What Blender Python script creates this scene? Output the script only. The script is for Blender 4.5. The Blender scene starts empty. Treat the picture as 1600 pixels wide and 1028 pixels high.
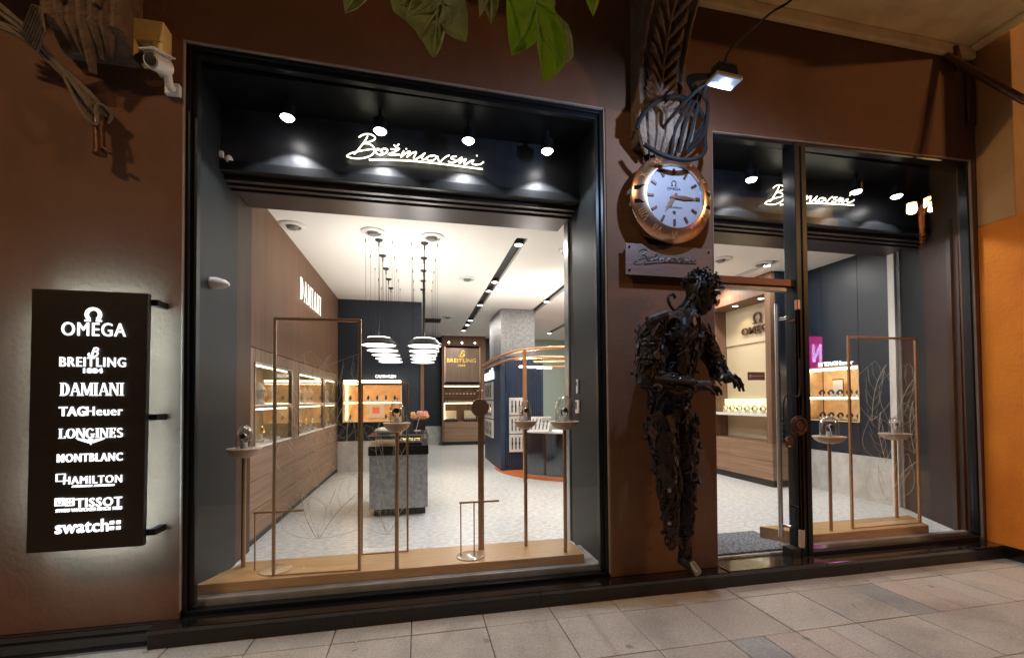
import bpy, bmesh, math, random
from mathutils import Vector, Matrix
rnd = random.Random(7)
sc = bpy.context.scene
col = sc.collection

# ------------------------------------------------------------------ camera, world, light levels
CAM = Vector((0.0, -2.6867, 1.1332))
RGT = Vector((0.97817, -0.20773, -0.00543)); FWD = Vector((0.20772, 0.97794, 0.02186))
RGT.normalize(); FWD = (FWD - RGT * FWD.dot(RGT)).normalized(); UPV = RGT.cross(FWD)
FPX, CX, CY = 686.05, 800.0, 609.89            # focal length and principal point in photo pixels (1600 wide)
cd = bpy.data.cameras.new('camera'); cam = bpy.data.objects.new('camera', cd); col.objects.link(cam)
cd.sensor_width = 36.0; cd.lens = FPX / 1600 * 36; cd.shift_y = (CY - 514) / 1600
cd.clip_start = 0.05; cd.clip_end = 400
cam.matrix_world = Matrix(((RGT.x, UPV.x, -FWD.x, CAM.x), (RGT.y, UPV.y, -FWD.y, CAM.y), (RGT.z, UPV.z, -FWD.z, CAM.z), (0, 0, 0, 1)))
sc.camera = cam
world = bpy.data.worlds.new('World'); sc.world = world; world.use_nodes = True
world.node_tree.nodes['Background'].inputs[0].default_value = (0.75, 0.50, 0.36, 1)
world.node_tree.nodes['Background'].inputs[1].default_value = 0.009
sc.view_settings.view_transform = 'Standard'; sc.view_settings.look = 'None'
sc.view_settings.exposure = 0.0; sc.view_settings.gamma = 1.0
try:
    sc.cycles.use_denoising = True; sc.cycles.denoiser = 'OPENIMAGEDENOISE'
    sc.cycles.max_bounces = 8; sc.cycles.transparent_max_bounces = 16; sc.cycles.diffuse_bounces = 6
    sc.cycles.glossy_bounces = 4; sc.cycles.sample_clamp_indirect = 4.0; sc.cycles.caustics_reflective = False; sc.cycles.caustics_refractive = False
except Exception: pass
E_ROOM = 10.8; E_UPFILL = 3.3; E_BAY = 7.6; E_STREET = 2700.0; E_STREET2 = 1550.0; E_FLOOD = 6.2

# points on planes seen through a photo pixel: used to read real positions off the measured planes
def ray(px, py): return FWD + RGT * ((px - CX) / FPX) - UPV * ((py - CY) / FPX)
def PY(px, py, y): d = ray(px, py); return CAM + d * ((y - CAM.y) / d.y)
def PZ(px, py, z): d = ray(px, py); return CAM + d * ((z - CAM.z) / d.z)
def PX(px, py, x): d = ray(px, py); return CAM + d * ((x - CAM.x) / d.x)

# ------------------------------------------------------------------ lamps of the place, and uplights added to brighten the ceiling
def lamp(name, kind, loc, watts, color, target=None, **kw):
    l = bpy.data.lights.new(name, kind); o = bpy.data.objects.new(name, l); col.objects.link(o)
    o.location = loc; l.energy = watts; l.color = color
    for k, v in kw.items(): setattr(l, k, v)
    if target is not None:
        o.rotation_euler = (Vector(target) - Vector(loc)).to_track_quat('-Z', 'Y').to_euler()
    return o

# ------------------------------------------------------------------ materials
MATS = {}
def mat(name, c, rough=0.5, metal=0.0, var=None, bump=None, stretch=None, c2=None, emit=None, estr=0.0, spec=0.5, coat=0.0, kind='noise', contrast=(0.35, 0.65), trans=0.0):
    m = bpy.data.materials.new(name); m.use_nodes = True; MATS[name] = m
    nt = m.node_tree; b = nt.nodes['Principled BSDF']; L = nt.links.new
    b.inputs['Base Color'].default_value = (*c, 1); b.inputs['Roughness'].default_value = rough
    b.inputs['Metallic'].default_value = metal; b.inputs['Specular IOR Level'].default_value = spec
    b.inputs['Coat Weight'].default_value = coat; b.inputs['Coat Roughness'].default_value = 0.08
    if emit: b.inputs['Emission Color'].default_value = (*emit, 1); b.inputs['Emission Strength'].default_value = estr
    if trans:
        b.inputs['Subsurface Weight'].default_value = 0.0
    if var or bump:
        tc = nt.nodes.new('ShaderNodeTexCoord'); mp = nt.nodes.new('ShaderNodeMapping'); L(tc.outputs['Object'], mp.inputs[0])
        if stretch: mp.inputs['Scale'].default_value = stretch
    if var:
        if kind == 'voronoi':
            n = nt.nodes.new('ShaderNodeTexVoronoi'); n.inputs['Scale'].default_value = var; out = n.outputs['Color']
            sep = nt.nodes.new('ShaderNodeSeparateColor'); L(n.outputs['Color'], sep.inputs[0]); out = sep.outputs[0]
        else:
            n = nt.nodes.new('ShaderNodeTexNoise'); n.inputs['Scale'].default_value = var; n.inputs['Detail'].default_value = 8; n.inputs['Roughness'].default_value = 0.62; out = n.outputs['Fac']
        L(mp.outputs[0], n.inputs['Vector'])
        r = nt.nodes.new('ShaderNodeValToRGB'); L(out, r.inputs[0])
        r.color_ramp.elements[0].position = contrast[0]; r.color_ramp.elements[1].position = contrast[1]
        r.color_ramp.elements[0].color = (*c, 1); r.color_ramp.elements[1].color = (*(c2 or [min(1, x * 1.35) for x in c]), 1)
        L(r.outputs[0], b.inputs['Base Color'])
        rr = nt.nodes.new('ShaderNodeMapRange'); L(out, rr.inputs[0]); rr.inputs[3].default_value = max(0.02, rough - 0.06); rr.inputs[4].default_value = min(1, rough + 0.06)
        if kind != 'voronoi': L(rr.outputs[0], b.inputs['Roughness'])
    if bump:
        n2 = nt.nodes.new('ShaderNodeTexNoise'); n2.inputs['Scale'].default_value = bump[0]; n2.inputs['Detail'].default_value = 6
        L(mp.outputs[0], n2.inputs['Vector'])
        bp = nt.nodes.new('ShaderNodeBump'); bp.inputs['Strength'].default_value = bump[1]; bp.inputs['Distance'].default_value = 0.01
        L(n2.outputs['Fac'], bp.inputs['Height']); L(bp.outputs[0], b.inputs['Normal'])
    return m

def emission(name, c, s):
    m = bpy.data.materials.new(name); m.use_nodes = True; MATS[name] = m
    b = m.node_tree.nodes['Principled BSDF']; b.inputs['Base Color'].default_value = (*[min(x, .8) for x in c], 1)
    b.inputs['Emission Color'].default_value = (*c, 1); b.inputs['Emission Strength'].default_value = s
    return m

def glass(name, base, power, rim, tint=(1, 1, 1), rough=0.0):
    m = bpy.data.materials.new(name); m.use_nodes = True; MATS[name] = m
    nt = m.node_tree; L = nt.links.new; nt.nodes.remove(nt.nodes['Principled BSDF'])
    lw = nt.nodes.new('ShaderNodeLayerWeight'); lw.inputs[0].default_value = 0.5
    p = nt.nodes.new('ShaderNodeMath'); p.operation = 'POWER'; L(lw.outputs['Facing'], p.inputs[0]); p.inputs[1].default_value = power
    ma = nt.nodes.new('ShaderNodeMath'); ma.operation = 'MULTIPLY_ADD'; L(p.outputs[0], ma.inputs[0]); ma.inputs[1].default_value = rim; ma.inputs[2].default_value = base
    t = nt.nodes.new('ShaderNodeBsdfTransparent'); t.inputs[0].default_value = (*tint, 1)
    g = nt.nodes.new('ShaderNodeBsdfGlossy'); g.inputs['Roughness'].default_value = rough
    mx = nt.nodes.new('ShaderNodeMixShader'); L(ma.outputs[0], mx.inputs[0]); L(t.outputs[0], mx.inputs[1]); L(g.outputs[0], mx.inputs[2])
    L(mx.outputs[0], nt.nodes['Material Output'].inputs[0]); return m

WALL = mat('brown_plaster', (0.118, 0.058, 0.033), 0.92, var=1.7, c2=(0.185, 0.094, 0.056), bump=(34, 0.30), contrast=(0.3, 0.72), spec=0.3)
LIT_REVEAL = mat('lit_reveal_plaster', (0.27, 0.21, 0.17), 0.8, var=5, bump=(60, 0.2))  # paler than the wall: interior light on the reveals put into the colour
ORANGE = mat('orange_plaster', (0.62, 0.165, 0.008), 0.88, var=1.6, c2=(0.74, 0.235, 0.016), bump=(42, 0.45))
SAND = mat('sand_plaster', (0.42, 0.24, 0.10), 0.85, var=4, c2=(0.5, 0.29, 0.125), bump=(30, 0.4))
SOFFIT = mat('cream_soffit', (0.78, 0.64, 0.36), 0.9, var=4, bump=(40, 0.2))
BLACKF = mat('black_frame', (0.008, 0.009, 0.010), 0.36, spec=0.28)
JAMB = mat('grey_jamb_panel', (0.012, 0.015, 0.017), 0.5, var=6, c2=(0.016, 0.020, 0.022), spec=0.22)
FASCIA = mat('black_fascia', (0.016, 0.017, 0.020), 0.38, var=14, c2=(0.026, 0.027, 0.031), bump=(9, 0.04))
GRANITE = mat('black_granite', (0.008, 0.0075, 0.0075), 0.08, var=260, c2=(0.032, 0.030, 0.029), contrast=(0.55, 0.75), coat=0.9)
SILL = mat('steel_sill', (0.30, 0.30, 0.30), 0.3, metal=0.8, var=8)
STEEL = mat('brushed_steel', (0.68, 0.68, 0.68), 0.36, metal=1.0)
CHROME = mat('polished_metal', (0.75, 0.75, 0.75), 0.1, metal=1.0)
WHITE = mat('white_paint', (0.72, 0.70, 0.66), 0.6)
CEIL = mat('white_ceiling', (0.82, 0.79, 0.74), 0.75, bump=(30, 0.03))
WHITEP = mat('white_plastic', (0.72, 0.70, 0.67), 0.35)
BOWL = mat('blush_ceramic', (0.50, 0.355, 0.26), 0.5, var=6, c2=(0.54, 0.39, 0.29))
BRASS = mat('champagne_metal', (0.40, 0.245, 0.135), 0.33, metal=0.85, var=30, c2=(0.45, 0.28, 0.16))
COPPER = mat('copper_paint', (0.62, 0.30, 0.14), 0.35, metal=0.5)
ROSE = mat('rose_gold', (0.86, 0.56, 0.40), 0.28, metal=1.0)
BRONZE = mat('dark_bronze', (0.10, 0.045, 0.028), 0.4, metal=0.6, var=30, c2=(0.15, 0.07, 0.04))
RUST = mat('red_brown_rail', (0.16, 0.045, 0.025), 0.4, metal=0.3)
OAK = mat('plinth_oak', (0.40, 0.225, 0.085), 0.32, var=5.0, c2=(0.52, 0.31, 0.13), stretch=(1.2, 14, 14))
WALNUT_V = mat('walnut_vertical', (0.135, 0.072, 0.042), 0.5, var=2.2, c2=(0.225, 0.130, 0.080), stretch=(15, 15, 0.35), contrast=(0.30, 0.70), spec=0.18)
WALNUT_H = mat('walnut_horizontal', (0.20, 0.118, 0.074), 0.5, var=2.2, c2=(0.33, 0.212, 0.142), stretch=(0.4, 0.4, 14), contrast=(0.32, 0.68), spec=0.18)  # base lightened to carry the niche light on the lower cabinet
WALNUT_D = mat('walnut_dark', (0.040, 0.021, 0.012), 0.45, var=2.2, c2=(0.07, 0.038, 0.022), stretch=(9, 9, 0.45), spec=0.2)
NAVY = mat('navy_panel', (0.010, 0.017, 0.030), 0.42, var=3, c2=(0.013, 0.021, 0.036))
NAVYL = mat('navy_slats', (0.022, 0.038, 0.075), 0.5, var=3)
CREAM = mat('cream_backing', (0.55, 0.46, 0.30), 0.6)
LINEN = mat('warm_niche_lining', (0.50, 0.38, 0.22), 0.6, var=10)
AMBER = mat('amber_niche_lining', (0.72, 0.50, 0.27), 0.5, var=10)
STONE = mat('grey_stone', (0.30, 0.30, 0.29), 0.45, var=22, c2=(0.44, 0.43, 0.42), contrast=(0.4, 0.6))
FLOOR = mat('pale_stone_floor', (0.50, 0.51, 0.50), 0.3, var=30, c2=(0.74, 0.74, 0.72), stretch=(0.6, 1.3, 1), contrast=(0.42, 0.58))
BASEW = mat('pale_grey_base', (0.48, 0.47, 0.45), 0.5, var=8)
MATT = mat('grey_doormat', (0.05, 0.058, 0.07), 0.95, var=55, c2=(0.26, 0.28, 0.31), bump=(200, 0.6), contrast=(0.4, 0.6))
BLACK = mat('matt_black', (0.012, 0.012, 0.012), 0.5)
CABLE = mat('black_cable', (0.007, 0.006, 0.006), 0.75, spec=0.2)
CARVED = mat('carved_stone', (0.095, 0.060, 0.040), 0.95, var=14, c2=(0.165, 0.108, 0.075), bump=(45, 1.3))
SCRAP = mat('oily_scrap_steel', (0.012, 0.0095, 0.009), 0.56, metal=0.5, var=18, c2=(0.036, 0.025, 0.020), bump=(35, 0.5))
SCRAPR = mat('rusty_scrap_steel', (0.034, 0.015, 0.009), 0.65, metal=0.3, var=22, c2=(0.065, 0.030, 0.017), bump=(50, 0.6))
SCRAPB = mat('bright_scrap_steel', (0.13, 0.13, 0.145), 0.3, metal=1.0, var=12, c2=(0.26, 0.26, 0.28))
ROPE = mat('grey_rope', (0.17, 0.13, 0.10), 0.8, bump=(90, 0.6))
BOARD = mat('dark_sign_board', (0.010, 0.0075, 0.0065), 0.45, var=40, c2=(0.014, 0.011, 0.009))
SILLG = mat('grey_bay_sill', (0.30, 0.30, 0.30), 0.38, metal=0.3, var=7, c2=(0.42, 0.42, 0.42))
JAMBD = mat('dark_jamb_panel', (0.011, 0.013, 0.015), 0.5, var=6, c2=(0.015, 0.018, 0.021), spec=0.25)
PLAQUE = mat('brushed_plaque', (0.15, 0.105, 0.095), 0.42, metal=0.5, var=6, c2=(0.19, 0.135, 0.12), stretch=(1, 1, 20))
DIAL = mat('white_dial', (0.27, 0.265, 0.30), 0.4)
BEIGE = mat('junction_box_cream', (0.55, 0.40, 0.17), 0.5, var=8)
SALMON = mat('salmon_plastic', (0.85, 0.22, 0.13), 0.4)
TAGRED = mat('brick_red_sticker', (0.30, 0.10, 0.085), 0.5)
ORANGEF = mat('orange_floor', (0.62, 0.16, 0.04), 0.45)
GREENG = mat('pale_green_wall', (0.42, 0.50, 0.42), 0.5)
PETAL = mat('pink_petal', (0.75, 0.33, 0.30), 0.6); YPETAL = mat('yellow_petal', (0.85, 0.52, 0.12), 0.6)
GOLDL = mat('gold_lettering', (0.85, 0.55, 0.12), 0.25, metal=0.9, emit=(1, 0.62, 0.12), estr=0.35)
WALNUT_LIT = mat('walnut_niche_lit', (0.17, 0.10, 0.062), 0.5, var=2.2, c2=(0.33, 0.215, 0.145), stretch=(15, 15, 0.35), contrast=(0.36, 0.64), spec=0.18)  # paler walnut copy: light from the niches put into the colour
ETCH = mat('etched_line', (0.60, 0.54, 0.40), 0.6)
INK = mat('dark_ink', (0.02, 0.015, 0.015), 0.4)
STRAP = mat('dark_strap', (0.05, 0.035, 0.04), 0.6)
GOLD = mat('gold_jewel', (0.85, 0.6, 0.25), 0.2, metal=1.0)
GLASS = glass('window_glass', 0.034, 5.0, 0.8)
DOME = glass('cloche_glass', 0.10, 1.25, 0.9, tint=(0.97, 0.97, 0.97))
SHEET = glass('panel_glass', 0.02, 3.0, 0.5, tint=(0.95, 0.95, 0.94))
SMOKE = glass('smoked_panel', 0.12, 3.0, 0.5, tint=(0.55, 0.62, 0.72), rough=0.1)
LED = emission('cool_led', (0.42, 0.78, 1.0), 125.0)
LETTER = emission('lit_lettering', (0.95, 0.98, 1.0), 1.5)
WLETTER = emission('warm_lit_lettering', (1.0, 0.95, 0.84), 1.5)
NEON = emission('warm_neon', (1.0, 0.94, 0.70), 3.6)
SPOTE = emission('spot_lens', (1.0, 0.98, 0.96), 30.0)
DOWNE = emission('downlight_lens', (1.0, 0.95, 0.88), 16.0)
WARMSTRIP = emission('warm_led_strip', (1.0, 0.74, 0.44), 16.0)
CREAMSTRIP = emission('cream_led_strip', (1.0, 0.86, 0.62), 12.0)
PENDE = emission('pendant_diffuser', (1.0, 0.97, 0.92), 5.0)
FLOODE = emission('flood_lens', (0.72, 0.86, 1.0), 60.0)
STREETE = emission('sodium_bulb', (1.0, 0.60, 0.18), 160.0)
PINKE = emission('pink_sign', (1.0, 0.02, 0.42), 5.0); VIOLETE = emission('violet_letter', (0.75, 0.55, 1.0), 12.0)
def leaf_mat(name, c, c2, tr):
    m = mat(name, c, 0.5, var=30, c2=c2, bump=(70, 0.3)); nt = m.node_tree; L = nt.links.new
    b = nt.nodes['Principled BSDF']; t = nt.nodes.new('ShaderNodeBsdfTranslucent'); t.inputs[0].default_value = (*tr, 1)
    mx = nt.nodes.new('ShaderNodeMixShader'); mx.inputs[0].default_value = 0.45
    L(b.outputs[0], mx.inputs[1]); L(t.outputs[0], mx.inputs[2]); L(mx.outputs[0], nt.nodes['Material Output'].inputs[0]); return m
LEAF = leaf_mat('tree_leaf', (0.30, 0.37, 0.17), (0.40, 0.47, 0.24), (0.18, 0.26, 0.06))
LEAFB = leaf_mat('backlit_leaf', (0.22, 0.36, 0.025), (0.29, 0.44, 0.04), (0.36, 0.62, 0.03))  # brighter leaf copy: lamp light through the leaf put into the colour
VEIN = leaf_mat('leaf_vein', (0.40, 0.45, 0.25), (0.45, 0.5, 0.3), (0.3, 0.36, 0.15))
def paver_mat():
    m = mat('concrete_paving', (0.33, 0.28, 0.25), 0.72, bump=(120, 0.35)); nt = m.node_tree; L = nt.links.new; b = nt.nodes['Principled BSDF']
    a = nt.nodes.new('ShaderNodeAttribute'); a.attribute_name = 'slab'
    tc = nt.nodes.new('ShaderNodeTexCoord')
    n = nt.nodes.new('ShaderNodeTexNoise'); n.inputs['Scale'].default_value = 90; n.inputs['Detail'].default_value = 6; L(tc.outputs['Object'], n.inputs['Vector'])
    r = nt.nodes.new('ShaderNodeMapRange'); L(n.outputs['Fac'], r.inputs[0]); r.inputs[1].default_value = .3; r.inputs[2].default_value = .7; r.inputs[3].default_value = .80; r.inputs[4].default_value = 1.15
    n2 = nt.nodes.new('ShaderNodeTexNoise'); n2.inputs['Scale'].default_value = 2.6; n2.inputs['Detail'].default_value = 5; L(tc.outputs['Object'], n2.inputs['Vector'])
    r2 = nt.nodes.new('ShaderNodeMapRange'); L(n2.outputs['Fac'], r2.inputs[0]); r2.inputs[1].default_value = .36; r2.inputs[2].default_value = .52; r2.inputs[3].default_value = .80; r2.inputs[4].default_value = 1.0
    mu = nt.nodes.new('ShaderNodeMath'); mu.operation = 'MULTIPLY'; L(r.outputs[0], mu.inputs[0]); L(r2.outputs[0], mu.inputs[1])
    vo = nt.nodes.new('ShaderNodeTexVoronoi'); vo.inputs['Scale'].default_value = 2.6; L(tc.outputs['Object'], vo.inputs['Vector'])
    ns = nt.nodes.new('ShaderNodeTexNoise'); ns.inputs['Scale'].default_value = 40; L(tc.outputs['Object'], ns.inputs['Vector'])
    ad = nt.nodes.new('ShaderNodeMath'); ad.operation = 'MULTIPLY_ADD'; L(ns.outputs['Fac'], ad.inputs[0]); ad.inputs[1].default_value = .09; L(vo.outputs['Distance'], ad.inputs[2])
    gm = nt.nodes.new('ShaderNodeMapRange'); L(ad.outputs[0], gm.inputs[0]); gm.inputs[1].default_value = .085; gm.inputs[2].default_value = .11; gm.inputs[3].default_value = .62; gm.inputs[4].default_value = 1.0
    mg = nt.nodes.new('ShaderNodeMath'); mg.operation = 'MULTIPLY'; L(mu.outputs[0], mg.inputs[0]); L(gm.outputs[0], mg.inputs[1]); mu = mg
    v = nt.nodes.new('ShaderNodeVectorMath'); v.operation = 'SCALE'; L(a.outputs['Color'], v.inputs[0]); L(mu.outputs[0], v.inputs['Scale'])
    L(v.outputs[0], b.inputs['Base Color']); return m
PAVER = paver_mat()
JOINT = mat('joint_mortar', (0.13, 0.11, 0.095), 0.9, var=20)

# ------------------------------------------------------------------ mesh builder
def V(*a): return Vector(a)
class MB:
    def __init__(s): s.v = []; s.f = []
    def add(s, vs, fs):
        n = len(s.v); s.v += [Vector(q) for q in vs]; s.f += [tuple(i + n for i in q) for q in fs]; return s
    def quad(s, *p): return s.add(p, [tuple(range(len(p)))])
    def obox(s, c, X, Y, Z):                      # half-axis vectors
        c = Vector(c); vs = [c + X * a + Y * b + Z * d for a in (-1, 1) for b in (-1, 1) for d in (-1, 1)]
        return s.add(vs, [(0, 1, 3, 2), (4, 6, 7, 5), (0, 4, 5, 1), (2, 3, 7, 6), (0, 2, 6, 4), (1, 5, 7, 3)])
    def box(s, x0, x1, y0, y1, z0, z1):
        return s.obox(((x0 + x1) / 2, (y0 + y1) / 2, (z0 + z1) / 2), V((x1 - x0) / 2, 0, 0), V(0, (y1 - y0) / 2, 0), V(0, 0, (z1 - z0) / 2))
    def bar(s, a, b, w, d=None, side=None):       # square bar between two points
        a, b = Vector(a), Vector(b); t = (b - a).normalized(); q = side or (V(0, 1, 0) if abs(t.y) < .9 else V(1, 0, 0))
        u = t.cross(q).normalized(); v = t.cross(u)
        return s.obox((a + b) / 2, t * ((b - a).length / 2), u * (w / 2), v * ((d or w) / 2))
    def hexa(s, q0, q1):                          # two matching quads -> closed prism
        n = len(q0); vs = list(q0) + list(q1); fs = [tuple(range(n))[::-1], tuple(range(n, 2 * n))]
        fs += [(i, (i + 1) % n, n + (i + 1) % n, n + i) for i in range(n)]
        return s.add(vs, fs)
    def prism(s, pts, off): return s.hexa([Vector(p) for p in pts], [Vector(p) + Vector(off) for p in pts])
    def tube(s, pts, r, n=8, smooth=0, caps=True, r1=None):
        pts = [Vector(p) for p in pts]
        if smooth and len(pts) > 2:
            q = [pts[0] * 2 - pts[1]] + pts + [pts[-1] * 2 - pts[-2]]; out = []
            for i in range(1, len(q) - 2):
                for k in range(smooth):
                    t = k / smooth; a, b, c, d = q[i - 1], q[i], q[i + 1], q[i + 2]
                    out.append(0.5 * ((2 * b) + (c - a) * t + (2 * a - 5 * b + 4 * c - d) * t * t + (3 * b - a - 3 * c + d) * t ** 3))
            pts = out + [pts[-1]]
        m = len(pts); base = len(s.v); prev = None
        for i, p in enumerate(pts):
            t = (pts[min(i + 1, m - 1)] - pts[max(i - 1, 0)])
            t = t.normalized() if t.length > 1e-9 else V(0, 0, 1)
            if prev is None: u = t.orthogonal().normalized()
            else:
                u = prev - t * prev.dot(t); u = u.normalized() if u.length > 1e-6 else t.orthogonal().normalized()
            prev = u; v = t.cross(u); rr = r if r1 is None else r + (r1 - r) * i / max(1, m - 1)
            if isinstance(r, (list, tuple)): rr = r[i]
            for k in range(n):
                a = 2 * math.pi * k / n; s.v.append(p + (u * math.cos(a) + v * math.sin(a)) * rr)
        for i in range(m - 1):
            for k in range(n):
                s.f.append((base + i * n + k, base + i * n + (k + 1) % n, base + (i + 1) * n + (k + 1) % n, base + (i + 1) * n + k))
        if caps: s.f.append(tuple(base + k for k in range(n))[::-1]); s.f.append(tuple(base + (m - 1) * n + k for k in range(n)))
        return s
    def lathe(s, prof, c=(0, 0, 0), n=24, axis='z', a0=0, a1=2 * math.pi, cap=True):   # prof: (radius, height)
        c = Vector(c); base = len(s.v); full = abs(a1 - a0 - 2 * math.pi) < 1e-6; cols = n if full else n + 1
        for r, h in prof:
            for k in range(cols):
                a = a0 + (a1 - a0) * k / n; x, y = r * math.cos(a), r * math.sin(a)
                s.v.append(c + (V(x, y, h) if axis == 'z' else V(x, h, y) if axis == 'y' else V(h, x, y)))
        for i in range(len(prof) - 1):
            for k in range(n):
                k2 = (k + 1) % cols
                s.f.append((base + i * cols + k, base + i * cols + k2, base + (i + 1) * cols + k2, base + (i + 1) * cols + k))
        if full and cap:
            if prof[0][0] > 1e-6: s.f.append(tuple(base + k for k in range(n))[::-1])
            if prof[-1][0] > 1e-6: s.f.append(tuple(base + (len(prof) - 1) * cols + k for k in range(n)))
        return s
    def cyl(s, a, b, r, n=16, r1=None): return s.tube([a, b], r, n, r1=r1)
    def ball(s, c, r, n=10, sc=(1, 1, 1)):
        c = Vector(c); m = max(4, n // 2 + 1)
        base = len(s.v)
        for i in range(m + 1):
            t = math.pi * i / m
            for k in range(n):
                a = 2 * math.pi * k / n
                s.v.append(c + V(r * math.sin(t) * math.cos(a) * sc[0], r * math.sin(t) * math.sin(a) * sc[1], r * math.cos(t) * sc[2]))
        for i in range(m):
            for k in range(n):
                s.f.append((base + i * n + k, base + i * n + (k + 1) % n, base + (i + 1) * n + (k + 1) % n, base + (i + 1) * n + k))
        return s
    def text(s, body, o, R, U, w, h, depth=0.004, bold=0.0, shear=0.0, space=1.0):
        c = bpy.data.curves.new('t', 'FONT'); c.body = body; c.offset = bold; c.shear = shear; c.space_character = space; c.resolution_u = 3
        ob = bpy.data.objects.new('t', c); me = bpy.data.meshes.new_from_object(ob)
        o, R, U = Vector(o), Vector(R), Vector(U); N = R.cross(U)
        xs = [v.co.x for v in me.vertices]; ys = [v.co.y for v in me.vertices]
        x0, x1, y0, y1 = min(xs), max(xs), min(ys), max(ys)
        k, l = w / (x1 - x0), h / (y1 - y0)
        P = [o + R * ((v.co.x - x0) * k) + U * ((v.co.y - y0) * l) for v in me.vertices]
        n = len(P); fs = [tuple(p.vertices) for p in me.polygons]
        ec = {}
        for f in fs:
            for i in range(len(f)):
                a, b = f[i], f[(i + 1) % len(f)]; ec[(min(a, b), max(a, b))] = ec.get((min(a, b), max(a, b)), []) + [(a, b)]
        allf = list(fs) + [tuple(i + n for i in f[::-1]) for f in fs]
        for e, d in ec.items():
            if len(d) == 1: a, b = d[0]; allf.append((b, a, a + n, b + n))
        s.add([p + N * depth for p in P] + P, allf)
        bpy.data.objects.remove(ob); bpy.data.curves.remove(c); bpy.data.meshes.remove(me); return s
    def mesh(s, name, off=None):
        me = bpy.data.meshes.new(name); me.from_pydata([tuple(v - off) if off else tuple(v) for v in s.v], [], s.f)
        bm = bmesh.new(); bm.from_mesh(me); bmesh.ops.recalc_face_normals(bm, faces=bm.faces); bm.to_mesh(me); bm.free()
        return me
def finish(o, m, smooth, bevel):
    o.data.materials.append(m)
    if smooth:
        for p in o.data.polygons: p.use_smooth = True
        try: o.data.set_sharp_from_angle(angle=math.radians(40))
        except Exception: pass
    if bevel:
        b = o.modifiers.new('bevel', 'BEVEL'); b.width = bevel; b.segments = 2; b.limit_method = 'ANGLE'; b.angle_limit = math.radians(50)
def part(name, mb, m, parent, smooth=False, bevel=0, label=None):
    o = bpy.data.objects.new(name, mb.mesh(name)); col.objects.link(o); finish(o, m, smooth, bevel)
    o.parent = parent
    if parent.type == 'EMPTY': o.matrix_parent_inverse = Matrix.Translation(-parent.location)
    elif 'off' in parent.keys(): o.matrix_parent_inverse = Matrix.Translation(-Vector(parent['off']))
    if label: o['label'] = label
    return o
def tag(o, label, cat, group=None):
    o['label'] = label; o['category'] = cat
    if group: o['group'] = group
def thing(name, label, cat, loc=(0, 0, 0), group=None):
    o = bpy.data.objects.new(name, None); col.objects.link(o); o.location = loc; o.empty_display_size = 0.1; tag(o, label, cat, group); return o
def solo(name, mb, m, label, cat, group=None, smooth=False, bevel=0):
    lo = V(*[min(v[i] for v in mb.v) for i in range(3)]); hi = V(*[max(v[i] for v in mb.v) for i in range(3)])
    off = V((lo.x + hi.x) / 2, (lo.y + hi.y) / 2, lo.z)
    o = bpy.data.objects.new(name, mb.mesh(name, off)); col.objects.link(o); o.location = off; finish(o, m, smooth, bevel); tag(o, label, cat, group); return o
def struct(name, mb, m, **k):
    o = bpy.data.objects.new(name, mb.mesh(name)); col.objects.link(o); finish(o, m, k.get('smooth', False), k.get('bevel', 0)); o['kind'] = 'structure'; return o
X1, Y1, Z1 = V(1, 0, 0), V(0, 1, 0), V(0, 0, 1)

# ================================================================== GROUND
GZ = -0.12
struct('street', MB().quad((-60, -60, GZ - .03), (60, -60, GZ - .03), (60, -3.2, GZ - .03), (-60, -3.2, GZ - .03)), mat('asphalt', (0.05, 0.048, 0.046), 0.85, var=60, bump=(150, .5)))
struct('pavement_bed', MB().box(-9, 14, -3.2, 0.02, GZ - .2, GZ - .007), JOINT)
def pavement():
    mb = MB(); cols = []
    ys = [-0.08, -0.25, -0.66, -1.07, -1.48, -1.89, -2.30, -2.71, -3.19]
    tones = [(.49, .44, .385), (.48, .43, .375), (.50, .45, .395), (.485, .435, .38), (.47, .42, .37)]
    for j in range(len(ys) - 1):
        x = -8.95
        while x < 13.9:
            w = 0.405; c = rnd.choice(tones)
            k = round((x + 0.96) / 0.405)
            parts_ = [(x, w, c)]
            band = (k - 8 - (1 if j == 1 else 0) + 2 * max(0, j - 1))
            if band in (0, 1) and j >= 1: parts_ = [(x, w / 2, [(.385, .37, .355), (.475, .40, .35)][band % 2]), (x + w / 2, w / 2, [(.475, .40, .35), (.47, .425, .38)][band % 2])]
            for px, pw, pc in parts_:
                g = 0.0026; z = GZ + rnd.uniform(-.0012, .0012); f = rnd.uniform(.93, 1.06)
                mb.box(px + g, px + pw - g, ys[j + 1] + g, ys[j] - g, GZ - .05, z); cols += [tuple(q * f for q in pc)] * 6
            x += w
    o = struct('pavement', mb, PAVER)
    # tone of each slab (a colour of the slab itself)
    me = o.data; at = me.color_attributes.new('slab', 'FLOAT_COLOR', 'CORNER')
    for p in me.polygons:
        for li in p.loop_indices: at.data[li].color = (*cols[p.index], 1)
    o.modifiers.new('bevel', 'BEVEL').width = .002
pavement()

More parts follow.
